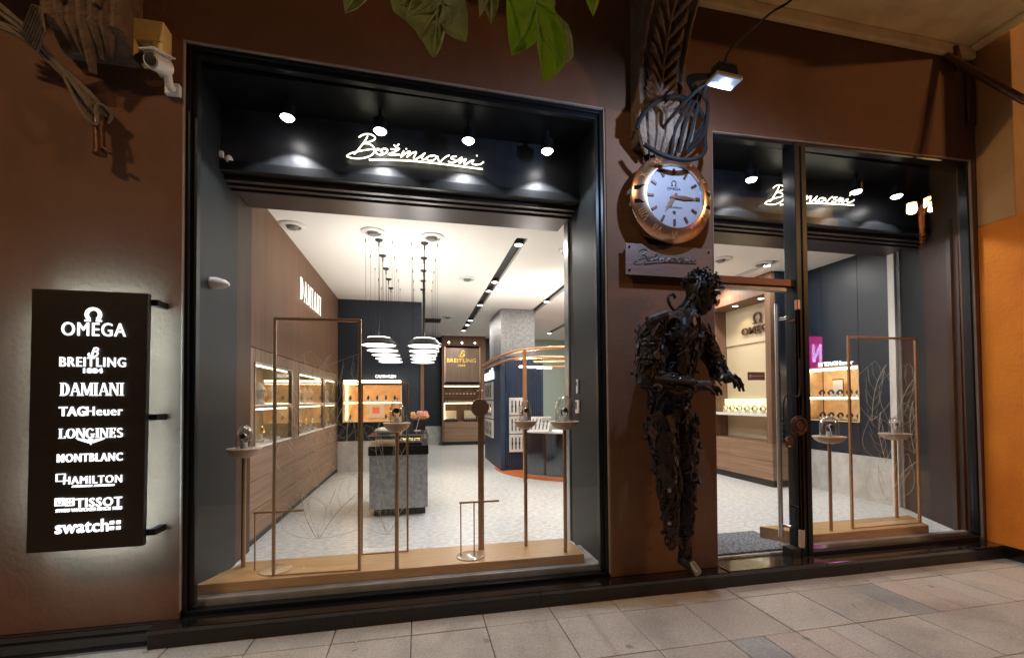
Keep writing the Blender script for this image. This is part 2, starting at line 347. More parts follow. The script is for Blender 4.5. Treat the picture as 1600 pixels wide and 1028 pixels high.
# ================================================================== THE SHOP BUILDING
B = thing('shop_building', 'brown plastered shop building with two black framed display windows and a glass door', 'building', (1.6, 0, 0))
def poly_xz(pts, y0, y1): return MB().prism([(x, y0, z) for x, z in pts], (0, y1 - y0, 0))
TL, TR, BR, BL = (-1.263, 3.119), (1.211, 3.071), (1.224, -.02), (-1.254, -.02)
RTL, RTR, RBR, RBL = (2.016, 3.019), (4.413, 3.072), (4.441, -.02), (2.008, -.02)
w = MB()
w.hexa([(-4.2, 0, -.02), (BL[0], 0, -.02), (TL[0], 0, TL[1]), (TL[0], 0, 5.2), (-4.2, 0, 5.2)], [(-4.2, .3, -.02), (BL[0], .3, -.02), (TL[0], .3, TL[1]), (TL[0], .3, 5.2), (-4.2, .3, 5.2)])
q = [TL, TR, RTL, RTR, (4.46, 3.072), (4.46, 5.2), (TL[0], 5.2)]
w.hexa([(x, 0, z) for x, z in q], [(x, .3, z) for x, z in q])
q = [RTR, RBR, (4.46, -.02), (4.46, 3.072)]
w.hexa([(x, 0, z) for x, z in q], [(x, .104, z) for x, z in q])
part('facade_wall', w, WALL, B)
q = [TR, (RTL[0], RTL[1]), (RBL[0], -.02), (BR[0], -.02)]
part('pillar', MB().hexa([(x, -.008, z) for x, z in q], [(x, .82, z) for x, z in q]), WALL, B, bevel=.004)
# thin liners on the reveals, pale to paint in the light from inside
def frame_quad(c, wd, y0, y1, skip=()):
    """four mitred bars inside the corner list TL, TR, BR, BL"""
    mb = MB(); n = 4
    cx = sum(p[0] for p in c) / 4; cz = sum(p[1] for p in c) / 4
    inn = [(c[0][0] + wd, c[0][1] - wd), (c[1][0] - wd, c[1][1] - wd), (c[2][0] - wd, c[2][1] + wd), (c[3][0] + wd, c[3][1] + wd)]
    for i in range(4):
        if i in skip: continue
        j = (i + 1) % 4; q = [c[i], c[j], inn[j], inn[i]]
        mb.hexa([(x, y0, z) for x, z in q], [(x, y1, z) for x, z in q])
    return mb, inn
def inset(c, d): return [(c[0][0] + d, c[0][1] - d), (c[1][0] - d, c[1][1] - d), (c[2][0] - d, c[2][1] + d), (c[3][0] + d, c[3][1] + d)]
CL = [TL, TR, (BR[0], -.003), (BL[0], .009)]; CR = [RTL, RTR, (RBR[0], .008), (RBL[0], -.015)]
for c in (CL, CR):
    mb, _ = frame_quad(c, .007, .001, .052, skip=(2,)); part('lit_reveal_lining', mb, LIT_REVEAL, B)
# step, plinths
st = MB()
st.box(-1.347, 2.02, -.108, .075, -.046, -.02); st.box(2.021, 2.80, -.108, .106, -.046, -.012); st.box(2.801, 4.475, -.108, .075, -.046, -.018)
part('granite_step', st, GRANITE, B, bevel=.004)
rs = MB()
for x0, x1 in ((-1.345, -.35), (-.348, .72), (.722, 2.02), (2.022, 3.1), (3.102, 4.473)): rs.box(x0, x1, -.104, .05, GZ - .03, -.0465)
part('step_riser', rs, mat('honed_granite', (0.012, 0.0105, 0.0095), 0.5, var=120, c2=(0.028, 0.025, 0.023), contrast=(.5, .75)), B, bevel=.002)
pl = MB(); pl.box(-4.2, -1.346, -.03, .3, GZ - .03, -.022); pl.box(-4.2, -1.346, -.045, .02, GZ - .03, -.055)
part('granite_plinth', pl, GRANITE, B, bevel=.004)
# ---- left display window
c0 = inset(CL, .008)
c0[2] = (c0[2][0], -.0195); c0[3] = (c0[3][0], -.0195)
mb, inn = frame_quad(c0, .022, .016, .075); fw = part('window_frame', mb, BLACKF, B, bevel=.002)
mb, inn2 = frame_quad(inn, .028, .034, .075, skip=(2,)); part('glazing_bead', mb, BLACKF, fw, bevel=.002)
q = inset(inn, -.004); part('glass_pane', MB().hexa([(x, .044, z) for x, z in q], [(x, .052, z) for x, z in q]), GLASS, fw)
# ---- right display window, mullion, transom, door
M0, M1 = 2.712, 2.812
c0 = inset(CR, .008)
mb, inn = frame_quad(c0, .022, .016, .075, skip=(2, 3)); fw2 = part('window_frame', mb, BLACKF, B, bevel=.002)
part('mullion', MB().box(M0, M1, .010, .12, -.02, 3.035), BLACKF, fw2, bevel=.003)
part('mullion_strip', MB().box(M0 + .052, M0 + .062, .003, .0095, .0, 3.0), BLACKF, fw2, bevel=.002)
part('bottom_rail', MB().box(M1 + .001, 4.425, .018, .075, -.0175, .012), BLACKF, fw2, bevel=.002)
part('glass_pane', MB().box(M1 - .005, 4.405, .044, .052, .008, 3.04), GLASS, fw2)
part('transom', MB().box(2.012, M0 - .001, .03, .10, 1.957, 2.008), RUST, fw2, bevel=.003)
part('glass_pane', MB().box(2.03, M0 - .005, .066, .074, 2.005, 3.01), GLASS, fw2)
dr = part('door', MB().box(2.02, 2.70, .060, .070, .012, 1.945), GLASS, B)
part('door_rail', MB().box(2.02, 2.699, .045, .085, 1.92, 1.955), SILL, dr, bevel=.003)
h = MB(); xh = 2.648
h.tube([(xh, .13, .10), (xh, .13, 1.85)], .017, 14)
for z in (.185, 1.735): h.tube([(xh, .13, z), (xh + .04, .12, z), (2.69, .075, z)], .012, 10)
part('pull_handle', h, STEEL, dr, smooth=True)
h = MB(); xo = 2.668
h.bar((xo, -.035, .20), (xo, -.035, 1.84), .025, .025)
for z in (.35, 1.7): h.bar((xo, -.035, z), (xo, .06, z), .016); part('outer_handle', h, BRONZE, dr, bevel=.004)
part('handle_end', MB().bar((xo - .004, -.035, .075), (xo, -.035, .199), .03, .03), BOWL, dr, bevel=.004)
part('handle_reflection', MB().bar((xo, -.035, 1.77), (xo, -.035, 1.842), .027, .027), ROSE, dr, bevel=.004)  # rose gold piece painting a warm reflection on the handle bar
hb = MB().box(2.62, 2.695, .0, .09, -.015, .055); part('floor_hinge', hb, BLACK, dr, bevel=.004)
st = part('door_stop', MB().box(2.03, 2.10, .12, .19, 0, .045), BLACK, B, bevel=.005)
# ---- bay linings
jl = MB().box(-1.30, -1.25, .106, .73, -.02, 3.10); part('jamb_panel', jl, JAMB, B, bevel=.002)
part('jamb_edge', MB().box(-1.31, -1.255, .731, 1.005, -.02, 2.75), WALNUT_D, B)
part('jamb_panel', MB().box(1.196, 1.222, .106, .60, 0, 3.06), JAMB, B, bevel=.002)
part('jamb_recess', MB().box(1.205, 1.222, .601, .70, 0, 2.66), BLACK, B)
part('jamb_edge', MB().box(1.192, 1.222, .701, .80, 0, 2.70), SILL, B)
s = MB(); s.box(-1.25, 1.195, .106, .47, 3.045, 3.07); s.box(2.02, 4.75, .106, .47, 3.02, 3.05); part('bay_soffit', s, BLACKF, B)
s = MB(); s.box(-1.249, 1.195, .45, .55, 2.69, 3.044); part('fascia_panel', s, FASCIA, B, bevel=.003)
s = MB(); s.box(2.02, 4.80, .45, .55, 2.68, 3.019); part('fascia_panel', s, FASCIA, B, bevel=.003)
for x0, x1, e in ((-1.249, 1.19, 0), (2.02, 4.72, .0)):
    s = MB(); s.box(x0, x1, .425, .50, 2.625, 2.687); part('fascia_trim', s, BLACKF, B, bevel=.003)
    s = MB()
    for k, (y, z) in enumerate(((.505, 2.618), (.56, 2.606), (.615, 2.594))): s.box(x0, x1, y, y + .045, z - .022, z + .02)
    s.box(x0, x1, .665, .95, 2.60, 2.765)
    part('shutter_rail', s, BRONZE if False else mat('shutter_bar' + str(int(x0)), (.055, .042, .04), .35, metal=.4), B, bevel=.003)
part('bay_sill', MB().box(-1.245, 1.19, .0755, .47, -.02, .042), SILLG, B, bevel=.003); part('bay_sill', MB().box(M1 + .002, 4.40, .0755, .119, -.02, .042), SILLG, B, bevel=.003)
s = MB().hexa([(4.415, .106, 0), (4.47, .106, 0), (4.96, .95, 0), (4.905, .95, 0)], [(4.415, .106, 3.05), (4.47, .106, 3.05), (4.96, .95, 3.05), (4.905, .95, 3.05)])
part('jamb_panel', s, JAMBD, B, bevel=.002)
a = V(4.415, .106, 0); d = V(.49, .844, 0).normalized(); nn = V(-d.y, d.x, 0)
for t0, t1, th in ((.06, .12, .02), (.90, .968, .012)):
    part('jamb_edge', MB().obox(a + d * ((t0 + t1) / 2) + nn * (th / 2 + .001) + V(0, 0, 1.33), d * ((t1 - t0) / 2), nn * (th / 2), V(0, 0, 1.32)), SILL if t0 > .5 else BLACKF, B)
# ---- room shell
part('floor', MB().box(-1.62, 5.3, .107, 9.2, -.06, 0.0), FLOOR, B)
def ceiling():
    mb = MB(); z = 2.77; xs = [-1.62, 0.97, 1.09, 2.02, 2.14, 3.07, 3.19, 4.12, 4.24, 5.3]
    ends = {1: (1.61, 7.77), 3: (1.61, 7.77), 5: (1.61, 7.77), 7: (1.72, 7.0)}
    for i in range(len(xs) - 1):
        if i in ends:
            a, b = ends[i]; mb.box(xs[i], xs[i + 1], .62, a, z, z + .12); mb.box(xs[i], xs[i + 1], b, 9.2, z, z + .12)
        else: mb.box(xs[i], xs[i + 1], .62, 9.2, z, z + .12)
    part('ceiling', mb, CEIL, B)
    t = MB()
    for i, (a, b) in ends.items(): t.box(xs[i], xs[i + 1], a, b, z + .045, z + .115)
    part('ceiling_channel', t, BLACK, B)
ceiling()
rw = MB(); YA, YB, ZA, ZB = 1.37, 2.05, .87, 1.50           # right wall with the hole for the shelf niche
rw.box(4.90, 5.2, .96, YA, .49, 2.77); rw.box(4.90, 5.2, YB, 9.2, .49, 2.77); rw.box(4.90, 5.2, YA, YB, .49, ZA); rw.box(4.90, 5.2, YA, YB, ZB, 2.77)
part('room_wall', rw, NAVY, B)
for y in (1.375, 1.83, 2.3): part('wall_seam', MB().box(4.897, 4.905, y - .003, y + .003, .5, 2.77), BLACK, B)
part('wall_base', MB().box(4.885, 5.2, .96, 9.2, 0, .488), BASEW, B)
part('wall_trim', MB().box(4.87, 4.91, .955, 1.02, 0, 2.70), WHITE, B)
part('room_wall', MB().box(-1.62, .05, 4.75, 5.0, .49, 2.77), NAVY, B)
part('wall_base', MB().box(-1.62, .05, 4.73, 5.0, 0, .488), BASEW, B)
part('wall_trim', MB().box(.03, .085, 4.71, 5.0, .49, 2.05), WALNUT_V, B)
part('room_wall', MB().box(-.1, .05, 5.001, 9.0, 0, 2.77), NAVY, B)
part('room_wall', MB().box(-.1, 2.4, 8.85, 9.2, .47, 2.77), NAVY, B)
part('wall_base', MB().box(-.1, 2.4, 8.82, 9.2, 0, .468), BASEW, B)
part('room_wall', MB().box(2.401, 5.3, 8.85, 9.2, 0, 2.77), GREENG, B)
part('room_wall', MB().box(-1.72, -1.62, .3, 9.2, -.06, 2.89), WALNUT_D, B)
part('stone_column', MB().box(1.44, 2.06, 5.0, 6.3, 0, 2.77), mat('column_stone', (0.17, 0.168, 0.16), 0.5, var=22, c2=(0.27, 0.265, 0.255), contrast=(0.4, 0.6)), B, bevel=.004)
part('air_vent', MB().box(.10, .44, 6.2, 6.6, 2.755, 2.775), BLACK, B)
# ---- balcony, brackets and pipes
s = MB(); s.box(-4.2, 4.40, -.95, -.001, 3.97, 4.2); part('balcony_slab', s, SOFFIT, B, bevel=.01)
s = MB(); s.box(-4.2, 4.43, -.05, -.002, 3.88, 3.969); s.box(4.35, 4.43, -.95, -.051, 3.93, 3.969); part('balcony_moulding', s, SOFFIT, B, bevel=.015)
s = MB(); s.box(4.36, 4.44, -.035, -.001, 3.33, 3.85); part('downpipe', s, BRONZE, B, bevel=.015)
s = MB(); s.tube([PY(1478, 88, -.03), PY(1600, 157, -.33), PY(1600, 157, -.33) + V(.25, -.25, -.25)], .026, 10); s.tube([PY(1490, 75, -.04), PY(1500, 110, -.05)], .03, 8)
part('brace_pipe', s, BRONZE, B, smooth=True)
def corbel(cx, hw, z0, worn=False):
    prof = [(0, z0), (-.07, z0 + .0), (-.135, z0 + .06), (-.15, z0 + .14), (-.115, z0 + .24), (-.10, z0 + .36), (-.13, z0 + .54), (-.22, z0 + .74), (-.40, z0 + .95), (-.62, z0 + 1.08), (-.62, 3.969), (0, 3.969)]
    m = MB(); n = len(prof)
    m.hexa([(cx - hw, y, z) for y, z in prof], [(cx + hw, y, z) for y, z in prof])
    c = part('carved_bracket', m, CARVED, B, bevel=.012)
    f = prof[2:10]
    def at(t):                                        # point on the front curve
        i = min(int(t * (len(f) - 1)), len(f) - 2); u = t * (len(f) - 1) - i
        return V(0, f[i][0] + (f[i + 1][0] - f[i][0]) * u, f[i][1] + (f[i + 1][1] - f[i][1]) * u)
    lv = MB()
    if not worn:
        lv.tube([V(cx, 0, 0) + at(t / 20) + V(0, -.012, 0) for t in range(4, 20)], .012, 8)
        for k in range(13):                           # paired leaves climbing a stem
            t = .22 + k * .06
            for sgn in (-1, 1):
                p = V(cx, 0, 0) + at(t) + V(0, -.01, 0); e = V(cx + sgn * hw * .68, 0, 0) + at(min(.99, t + .10)) + V(0, -.012, .05)
                lv.tube([p, (p + e) / 2 + V(sgn * .03, -.022, .0), e], [.008, .021, .004], 7)
        for sgn in (-1, 1): lv.tube([V(cx + sgn * hw * .9, 0, 0) + at(t / 16) + V(0, -.004, 0) for t in range(0, 16)], .016, 8)
        for k in range(-3, 4):                        # fluted bulb under it
            lv.tube([V(cx + k * .045, -.12, z0 + .24), V(cx + k * .060, -.20 + .012 * abs(k), z0 + .13), V(cx + k * .055, -.19 + .012 * abs(k), z0 + .03), V(cx + k * .036, -.10, z0 - .07)], [.018, .033, .031, .014], 8)
        for sgn in (-1, 1): lv.tube([V(cx + sgn * hw, -.03 - .02 * k, z0 + .08 + .03 * math.sin(k * .8)) for k in range(6)], .02, 8)
    else:
        for k in range(-3, 4):
            b = z0 - .12 + .05 * abs(k) + (.03 if k % 2 else 0)
            lv.tube([V(cx + k * .055, -.20, z0 + .5), V(cx + k * .052, -.17, z0 + .25), V(cx + k * .046, -.16, z0 + .08), V(cx + k * .034, -.10, b)], [.035, .038, .034, .016], 8)
        for sgn in (-1, 1): lv.tube([V(cx + sgn * .05, -.20, z0 + .42), V(cx + sgn * .10, -.20, z0 + .30), V(cx + sgn * .07, -.19, z0 + .16)], .025, 8)
    part('acanthus_leaf', lv, CARVED, c, smooth=True)
corbel(1.56, .165, 2.80); corbel(-1.615, .165, 2.92, True)

# ---- the next building, stepping forward on the right
N = thing('neighbouring_house', 'orange and sand coloured house front stepping forward beside the right window', 'building', (5.5, -.1, 0))
part('wall', MB().box(4.462, 9, -.30, -.0005, -.02, 2.52), ORANGE, N, bevel=.006)
part('upper_wall', MB().box(4.464, 9, -.235, -.0005, 2.521, 5.2), SAND, N, bevel=.006)
part('plinth', MB().box(4.476, 9, -.34, -.0005, GZ - .03, -.021), GRANITE, N, bevel=.004)

# ================================================================== LIGHTS OF THE ROOM
def channel_lights():
    for x, ys in ((1.03, (1.78, 3.27, 3.78, 4.77, 6.24, 6.78, 7.58)), (2.08, (1.9, 2.6, 4.3, 5.6, 7.0)), (3.13, (1.9, 3.0, 4.4, 6.0, 7.6)), (4.18, (1.9, 2.9, 4.2, 5.5))):
        for y in ys:
            t = thing('channel_downlight', LBL['chan'], 'downlight', (x, y, 2.76), 'downlights in the black ceiling channels')
            m = MB().lathe([(.046, 0), (.050, .004), (.050, .05), (.03, .055)], (x, y, 2.762), 18); part('housing', m, BLACK, t, smooth=True)
            part('lens', MB().lathe([(.001, -.002), (.043, -.001)], (x, y, 2.760), 18), DOWNE, t)
            lamp('downlight', 'AREA', (x, y, 2.752), E_ROOM * (1.25 if y < 3 else 1), (1, .965, .915), (x, y, 0), shape='DISK', size=.09)
LBL = {'chan': 'small round white downlight set in a black ceiling channel'}
channel_lights()
SPK = [((457, 352), 'white round ceiling speaker nearest the walnut wall'), ((583, 362), 'white round ceiling speaker above the first hanging wires of the left pendants'), ((676, 370), 'white round ceiling speaker above the right row of pendant cords'), ((731, 435), 'white round ceiling speaker midway beside the long black channel'),
       ((700, 495), 'small distant white ceiling speaker near the air vent'), ((888, 392), 'white ceiling speaker half hidden by the window jamb'), ((1128, 405), 'white ceiling speaker seen over the glass door next to the pillar'), ((1190, 412), 'white ceiling speaker seen over the glass door beside the channel end')]
for (px, py), lb in SPK:
    p = PZ(px, py, 2.77); t = thing('ceiling_speaker', lb, 'speaker', p, 'round speakers in the shop ceiling')
    part('rim', MB().lathe([(.115, 0), (.118, -.008), (.10, -.018), (.075, -.02), (.07, -.006)], p, 28, cap=False), WHITEP, t, smooth=True)
    part('cone', MB().lathe([(.001, -.03), (.035, -.032), (.05, -.02), (.055, -.004)], p + V(-.005, .02, 0), 20), mat('speaker_grey', (.20, .195, .185), .6) if 'speaker_grey' not in MATS else MATS['speaker_grey'], t, smooth=True)
# bay spots over the shop name
def bay_spot(px, py, lb, ztop):
    p = PY(px, py, .28); t = thing('spotlight', lb, 'spotlight', p, 'spotlights over the shop name')
    m = MB().cyl(p + V(0, 0, .012), p + V(0, 0, .085), .045, 18); part('body', m, BLACKF, t, smooth=True)
    part('stem', MB().cyl(p + V(0, 0, .085), V(p.x, p.y, ztop), .012, 10), BLACKF, t)
    part('lens', MB().lathe([(.0005, -.006), (.028, -.002), (.041, .011)], p, 16), SPOTE, t, smooth=True)
    lamp('bay_spot', 'SPOT', p + V(0, 0, -.012), E_BAY * 4, (.92, .95, 1), p + V(0, .02, -1), spot_size=math.radians(110), spot_blend=.2, shadow_soft_size=.03)
for (px, py), lb in (((449, 187), 'lit spotlight farthest from the pillar in the left window'), ((594, 208), 'lit spotlight just above the first letters of the left glowing shop name'), ((732, 223), 'lit spotlight above the last letters of the left glowing shop name'), ((855, 239), 'lit spotlight nearest the pillar in the left window')): bay_spot(px, py, lb, 3.045)
for (px, py), lb in (((1174, 283), 'lit spotlight above the glass door'), ((1338, 302), 'lit spotlight at the end of the right glowing shop name'), ((1401, 309), 'lit spotlight nearest the orange house')): bay_spot(px, py, lb, 3.02)

# ================================================================== LETTERING
# the handwritten name as strokes, in units of the photographed sign (0..1600 across, y down)
NAME = [[(275, 125), (240, 185), (190, 250), (150, 300), (125, 322)], [(180, 138), (215, 115), (265, 103), (320, 112), (355, 140), (345, 165), (300, 185), (235, 205)],
        [(235, 205), (290, 210), (330, 235), (350, 275), (330, 320), (280, 350), (200, 368), (110, 365), (55, 348), (55, 335), (100, 310), (200, 285), (300, 270), (345, 268)],
        [(350, 268), (400, 265), (365, 285), (367, 308), (395, 325), (440, 325), (480, 300), (490, 275), (465, 262), (430, 270), (415, 290), (440, 300)],
        [(525, 268), (570, 268), (620, 262), (570, 295), (500, 325), (570, 328), (625, 325)], [(560, 222), (585, 240), (615, 212)],
        [(668, 285), (645, 325), (635, 355)], [(690, 262), (700, 268)],
        [(640, 350), (690, 310), (730, 290), (730, 305), (700, 352), (755, 312), (800, 298), (795, 320), (775, 362), (795, 378), (850, 345), (900, 310)],
        [(885, 325), (862, 365), (890, 378), (930, 352)], [(990, 335), (945, 343), (920, 370), (940, 393), (990, 385), (1022, 357), (1000, 336), (965, 348)],
        [(1035, 345), (1045, 390), (1060, 405), (1100, 370), (1140, 342), (1165, 335)], [(1240, 345), (1195, 350), (1182, 370), (1220, 385), (1225, 405), (1190, 415), (1150, 400)],
        [(1225, 405), (1262, 382), (1300, 358), (1280, 395), (1272, 420), (1310, 390), (1345, 375), (1322, 408), (1332, 432), (1375, 410), (1412, 388)],
        [(1428, 385), (1410, 420), (1440, 436), (1500, 430), (1535, 405)], [(1456, 335), (1466, 342)], [(290, 382), (700, 392), (1100, 430), (1525, 485)]]
def script_name(f, r, n=6):
    lo, ul = MB(), MB()
    for i, s in enumerate(NAME): (ul if i == len(NAME) - 1 else lo).tube([f(x, y) for x, y in s], r * (1.15 if i == len(NAME) - 1 else 1), n, smooth=5)
    return lo, ul
def neon(f, lb):
    t = thing('neon_name_sign', lb, 'sign', f(800, 480), 'glowing handwritten shop names')
    lo, ul = script_name(f, .0046); part('lettering', lo, NEON, t, smooth=True); part('underline', ul, NEON, t, smooth=True)
    for x, y in ((190, 250), (330, 320), (600, 325), (860, 370), (1060, 405), (1300, 360), (1440, 436)): part('standoff', MB().cyl(f(x, y), f(x, y) + V(0, .045, 0), .003, 6), BLACK, t)
neon(lambda x, y: PY(535 + x / 6.957, 195 + y / 6.957, .415), 'glowing handwritten shop name inside the left window')
p0 = PY(1195, 315, .415); p1 = PY(1335, 331, .415)
def fR(x, y):
    a = PY(1195 + (x - 42) / (1535 - 42) * 140, 0, .415).x; k = (p1.x - p0.x) / (1535 - 42)
    return V(p0.x + (x - 42) * k, .415, 2.755 - (y - 345) * k * .98 + (x - 42) * k * .165)
neon(fR, 'glowing handwritten shop name behind the dark mullion beside the door')

# serif letters from thick and thin strokes, each in a 0..1 box
def serif(ch):
    T, t, S = .17, .05, .04
    bar = lambda x0, x1, y0, y1: [(x0, y0), (x1, y0), (x1, y1), (x0, y1)]
    dg = lambda xa, xb, w: [(xa, 0), (xa + w, 0), (xb + w, 1), (xb, 1)]
    def bowl(cx, cy, rx, ry, a0, a1, w0, w1, n=12):
        out = []
        for i in range(n):
            a, b = math.radians(a0 + (a1 - a0) * i / n), math.radians(a0 + (a1 - a0) * (i + 1) / n)
            wa = w0 + (w1 - w0) * abs(math.cos(a)); wb = w0 + (w1 - w0) * abs(math.cos(b))
            out.append([(cx + rx * math.cos(a), cy + ry * math.sin(a)), (cx + rx * math.cos(b), cy + ry * math.sin(b)), (cx + (rx - wb) * math.cos(b), cy + (ry - wb * .8) * math.sin(b)), (cx + (rx - wa) * math.cos(a), cy + (ry - wa * .8) * math.sin(a))])
        return out
    sf = lambda x, w: [bar(x - w / 2, x + w / 2, 0, S), bar(x - w / 2, x + w / 2, 1 - S, 1)]
    if ch == 'I': return .42, [bar(.13, .30, 0, 1)] + sf(.21, .4)
    if ch == 'D': return .9, [bar(.12, .30, 0, 1), bar(.02, .4, 0, S), bar(.02, .4, 1 - S, 1)] + bowl(.36, .5, .5, .5, -90, 90, .05, .19)
    if ch == 'A': return .95, [dg(.08, .43, .06), [(.80, 0), (.98 - .02, 0), (.55, 1), (.40, 1)], bar(.24, .72, .30, .36), bar(0, .27, 0, S), bar(.66, 1.0, 0, S)]
    if ch == 'M': return 1.15, [bar(.10, .16, 0, 1), bar(.90, 1.08, 0, 1), [(.10, 1), (.28, 1), (.62, .05), (.52, .05)], [(.52, .05), (.60, .05), (.96, 1), (.90, 1)], bar(0, .26, 0, S), bar(.82, 1.15, 0, S), bar(0, .2, 1 - S, 1), bar(.9, 1.15, 1 - S, 1)]
    if ch == 'N': return .95, [bar(.10, .16, 0, 1), bar(.78, .84, 0, 1), [(.08, 1), (.28, 1), (.86, 0), (.74, 0)], bar(0, .26, 0, S), bar(.0, .2, 1 - S, 1), bar(.68, .95, 1 - S, 1)]
    if ch == 'L': return .75, [bar(.12, .29, 0, 1), bar(.02, .42, 1 - S, 1), bar(.02, .68, 0, S * 1.3), bar(.62, .69, 0, .26)]
    if ch == 'O': return .95, bowl(.47, .5, .46, .5, 0, 360, .06, .18, 22)
    if ch == 'G': return .95, bowl(.47, .5, .46, .5, 40, 325, .06, .18, 20) + [bar(.66, .84, .06, .42), bar(.56, .94, .40, .45)]
    if ch == 'E': return .75, [bar(.12, .29, 0, 1), bar(.02, .66, 0, S * 1.3), bar(.02, .66, 1 - S * 1.3, 1), bar(.28, .54, .48, .53), bar(.60, .66, 0, .25), bar(.60, .66, .76, 1), bar(.50, .55, .38, .64)]
    if ch == 'S': return .72, bowl(.36, .74, .28, .26, 20, 270, .09, .12) + bowl(.36, .26, .30, .26, -160, 90, .09, .12)
    return .4, []
def serif_text(mb, s, o, R, U, w, h, depth, gap=.05):
    o, R, U = Vector(o), Vector(R), Vector(U); N = R.cross(U); tot = sum(serif(c)[0] + gap for c in s); x = 0; k = w / tot
    for c in s:
        cw, polys = serif(c)
        for i, p in enumerate(polys):
            q = [o + R * ((x + a) * k) + U * (b * h) for a, b in p]; e = N * (depth + i * .00012)
            mb.hexa([v + e for v in q], q)
        x += cw + gap
def omega(mb, c, R, U, s, depth, wd=.13):
    """horseshoe symbol with two feet, half height s"""
    c, R, U = Vector(c), Vector(R), Vector(U); N = R.cross(U); pts = []
    for i in range(25):
        a = math.radians(-55 + 290 * i / 24); pts.append((math.cos(a) * .78, math.sin(a) * .8 + .12))
    for i in range(24):
        a, b = Vector(pts[i]), Vector(pts[i + 1]); o0 = Vector((0, .12)); k0, k1 = 1 - wd * 1.3, 1 + wd * 1.3
        q = [o0 + (a - o0) * k1, o0 + (b - o0) * k1, o0 + (b - o0) * k0, o0 + (a - o0) * k0]
        q = [c + R * (v.x * s) + U * (v.y * s) for v in q]; mb.hexa([v + N * depth for v in q], q)
    for sg in (-1, 1):
        q = [(sg * .34, -.62), (sg * .98, -.62), (sg * .98, -.84), (sg * .34, -.84)]; q = [c + R * (a * s) + U * (b * s) for a, b in q]; mb.hexa([v + N * (depth + .0006) for v in q], q)
def polyb(mb, pts, c, R, U, s, depth):
    c, R, U = Vector(c), Vector(R), Vector(U); N = R.cross(U); q = [c + R * (a * s) + U * (b * s) for a, b in pts]; mb.hexa([v + N * depth for v in q], q)
def script_B(mb, c, R, U, s, r):
    c, R, U = Vector(c), Vector(R), Vector(U); N = R.cross(U) * .004
    for st in ([(-.25, -.9), (0, 0), (.2, .95)], [(-.75, -.2), (-.9, -.7), (-.45, -.9), (-.2, -.3), (0, .4), (.35, .9), (.85, .75), (.75, .3), (.15, .1)], [(.15, .1), (.75, .0), (.7, -.65), (.1, -.95), (-.3, -.7)]):
        mb.tube([c + R * (a * s) + U * (b * s) + N for a, b in st], r, 6, smooth=5)

# ---- the lit directory board on the brown wall
SB = thing('brand_directory_sign', 'tall black board with nine rows of glowing white names, lit from behind', 'sign', (-1.59, -.1, .41))
bx0, bx1, bz0, bz1 = -1.84, -1.345, .412, 1.688
part('board', MB().hexa([(bx0, -.13, bz0), (bx1 - .01, -.13, bz0), (bx1, -.13, bz1 - .003), (bx0 + .004, -.13, bz1)], [(bx0, -.10, bz0), (bx1 - .01, -.10, bz0), (bx1, -.10, bz1 - .003), (bx0 + .004, -.10, bz1)]), BOARD, SB, bevel=.002)
for z in (.47, 1.055, 1.645):
    for xa, xb in ((bx1 - .06, bx1 + .028), (bx0 - .02, bx0 + .06)):
        part('bracket', MB().box(xa, xb, -.099, -.075, z - .016, z + .016).box(xb - .03 if xa > -1.6 else xa, xb if xa > -1.6 else xa + .03, -.075, -.001, z - .016, z + .016), BLACKF, SB, bevel=.002)
le = MB(); le.box(bx0 + .03, bx1 - .045, -.094, -.088, bz0 + .025, bz0 + .033); le.box(bx0 + .03, bx1 - .045, -.094, -.088, bz1 - .033, bz1 - .025)
le.box(bx0 + .022, bx0 + .030, -.094, -.088, bz0 + .03, bz1 - .03); le.box(bx1 - .038, bx1 - .030, -.094, -.088, bz0 + .03, bz1 - .03)
part('halo_strip', le, LED, SB)
YS = -.130
def row(x0, y0, x1, y1):
    a = PY(x0, (y0 + y1) / 2, YS - .006); b = PY(x1, (y0 + y1) / 2, YS - .006); t = PY((x0 + x1) / 2, y0, YS - .006).z; u = PY((x0 + x1) / 2, y1, YS - .006).z
    return V(a.x, YS - .001, u), b.x - a.x, t - u
def line(s, x0, y0, x1, y1, bold=.02, mb=None, **k):
    o, w_, h_ = row(x0, y0, x1, y1); mb = mb or MB(); mb.text(s, o, X1, Z1, w_, h_, .007, bold, **k); return mb
def rc(x, y): return PY(x, y, YS - .004) * 1.0
m = line('OMEGA', 96, 504, 196, 525, .0, space=1.12); c = rc(146, 493); omega(m, V(c.x, YS - .001, c.z), X1, Z1, .036, .007, .2); part('lettering', m, LETTER, SB)
m = line('BREITLING', 93, 558, 196, 573, .004, space=1.15); line('1884', 130, 575, 160, 583, .01, mb=m); c = rc(146, 550); script_B(m, V(c.x, YS - .001, c.z), X1, Z1, .023, .0035); part('lettering', m, LETTER, SB)
m = MB(); o, w_, h_ = row(93, 598, 194, 618); serif_text(m, 'DAMIANI', o, X1, Z1, w_, h_, .007); part('lettering', m, LETTER, SB)
m = line('TAG', 92, 635, 134, 650, .02, space=1.1); line('Heuer', 135, 635, 191, 649, .0, mb=m, space=1.1); part('lettering', m, LETTER, SB)
m = MB(); o, w_, h_ = row(91, 669, 193, 684); serif_text(m, 'LONGINES', o, X1, Z1, w_, h_, .007); c = rc(142, 688); c.y = YS - .001
for sg in (-1, 1): polyb(m, [(sg * .2, .1), (sg * 2.2, .5), (sg * 1.9, .15), (sg * .35, -.45)], c, X1, Z1, .028, .006)
polyb(m, [(-.28, .35), (.28, .35), (.2, -.2), (0, -.75), (-.2, -.2)], c, X1, Z1, .028, .0072); part('lettering', m, LETTER, SB)
part('lettering', line('MONTBLANC', 89, 708, 191, 721, .01, space=1.14), LETTER, SB)
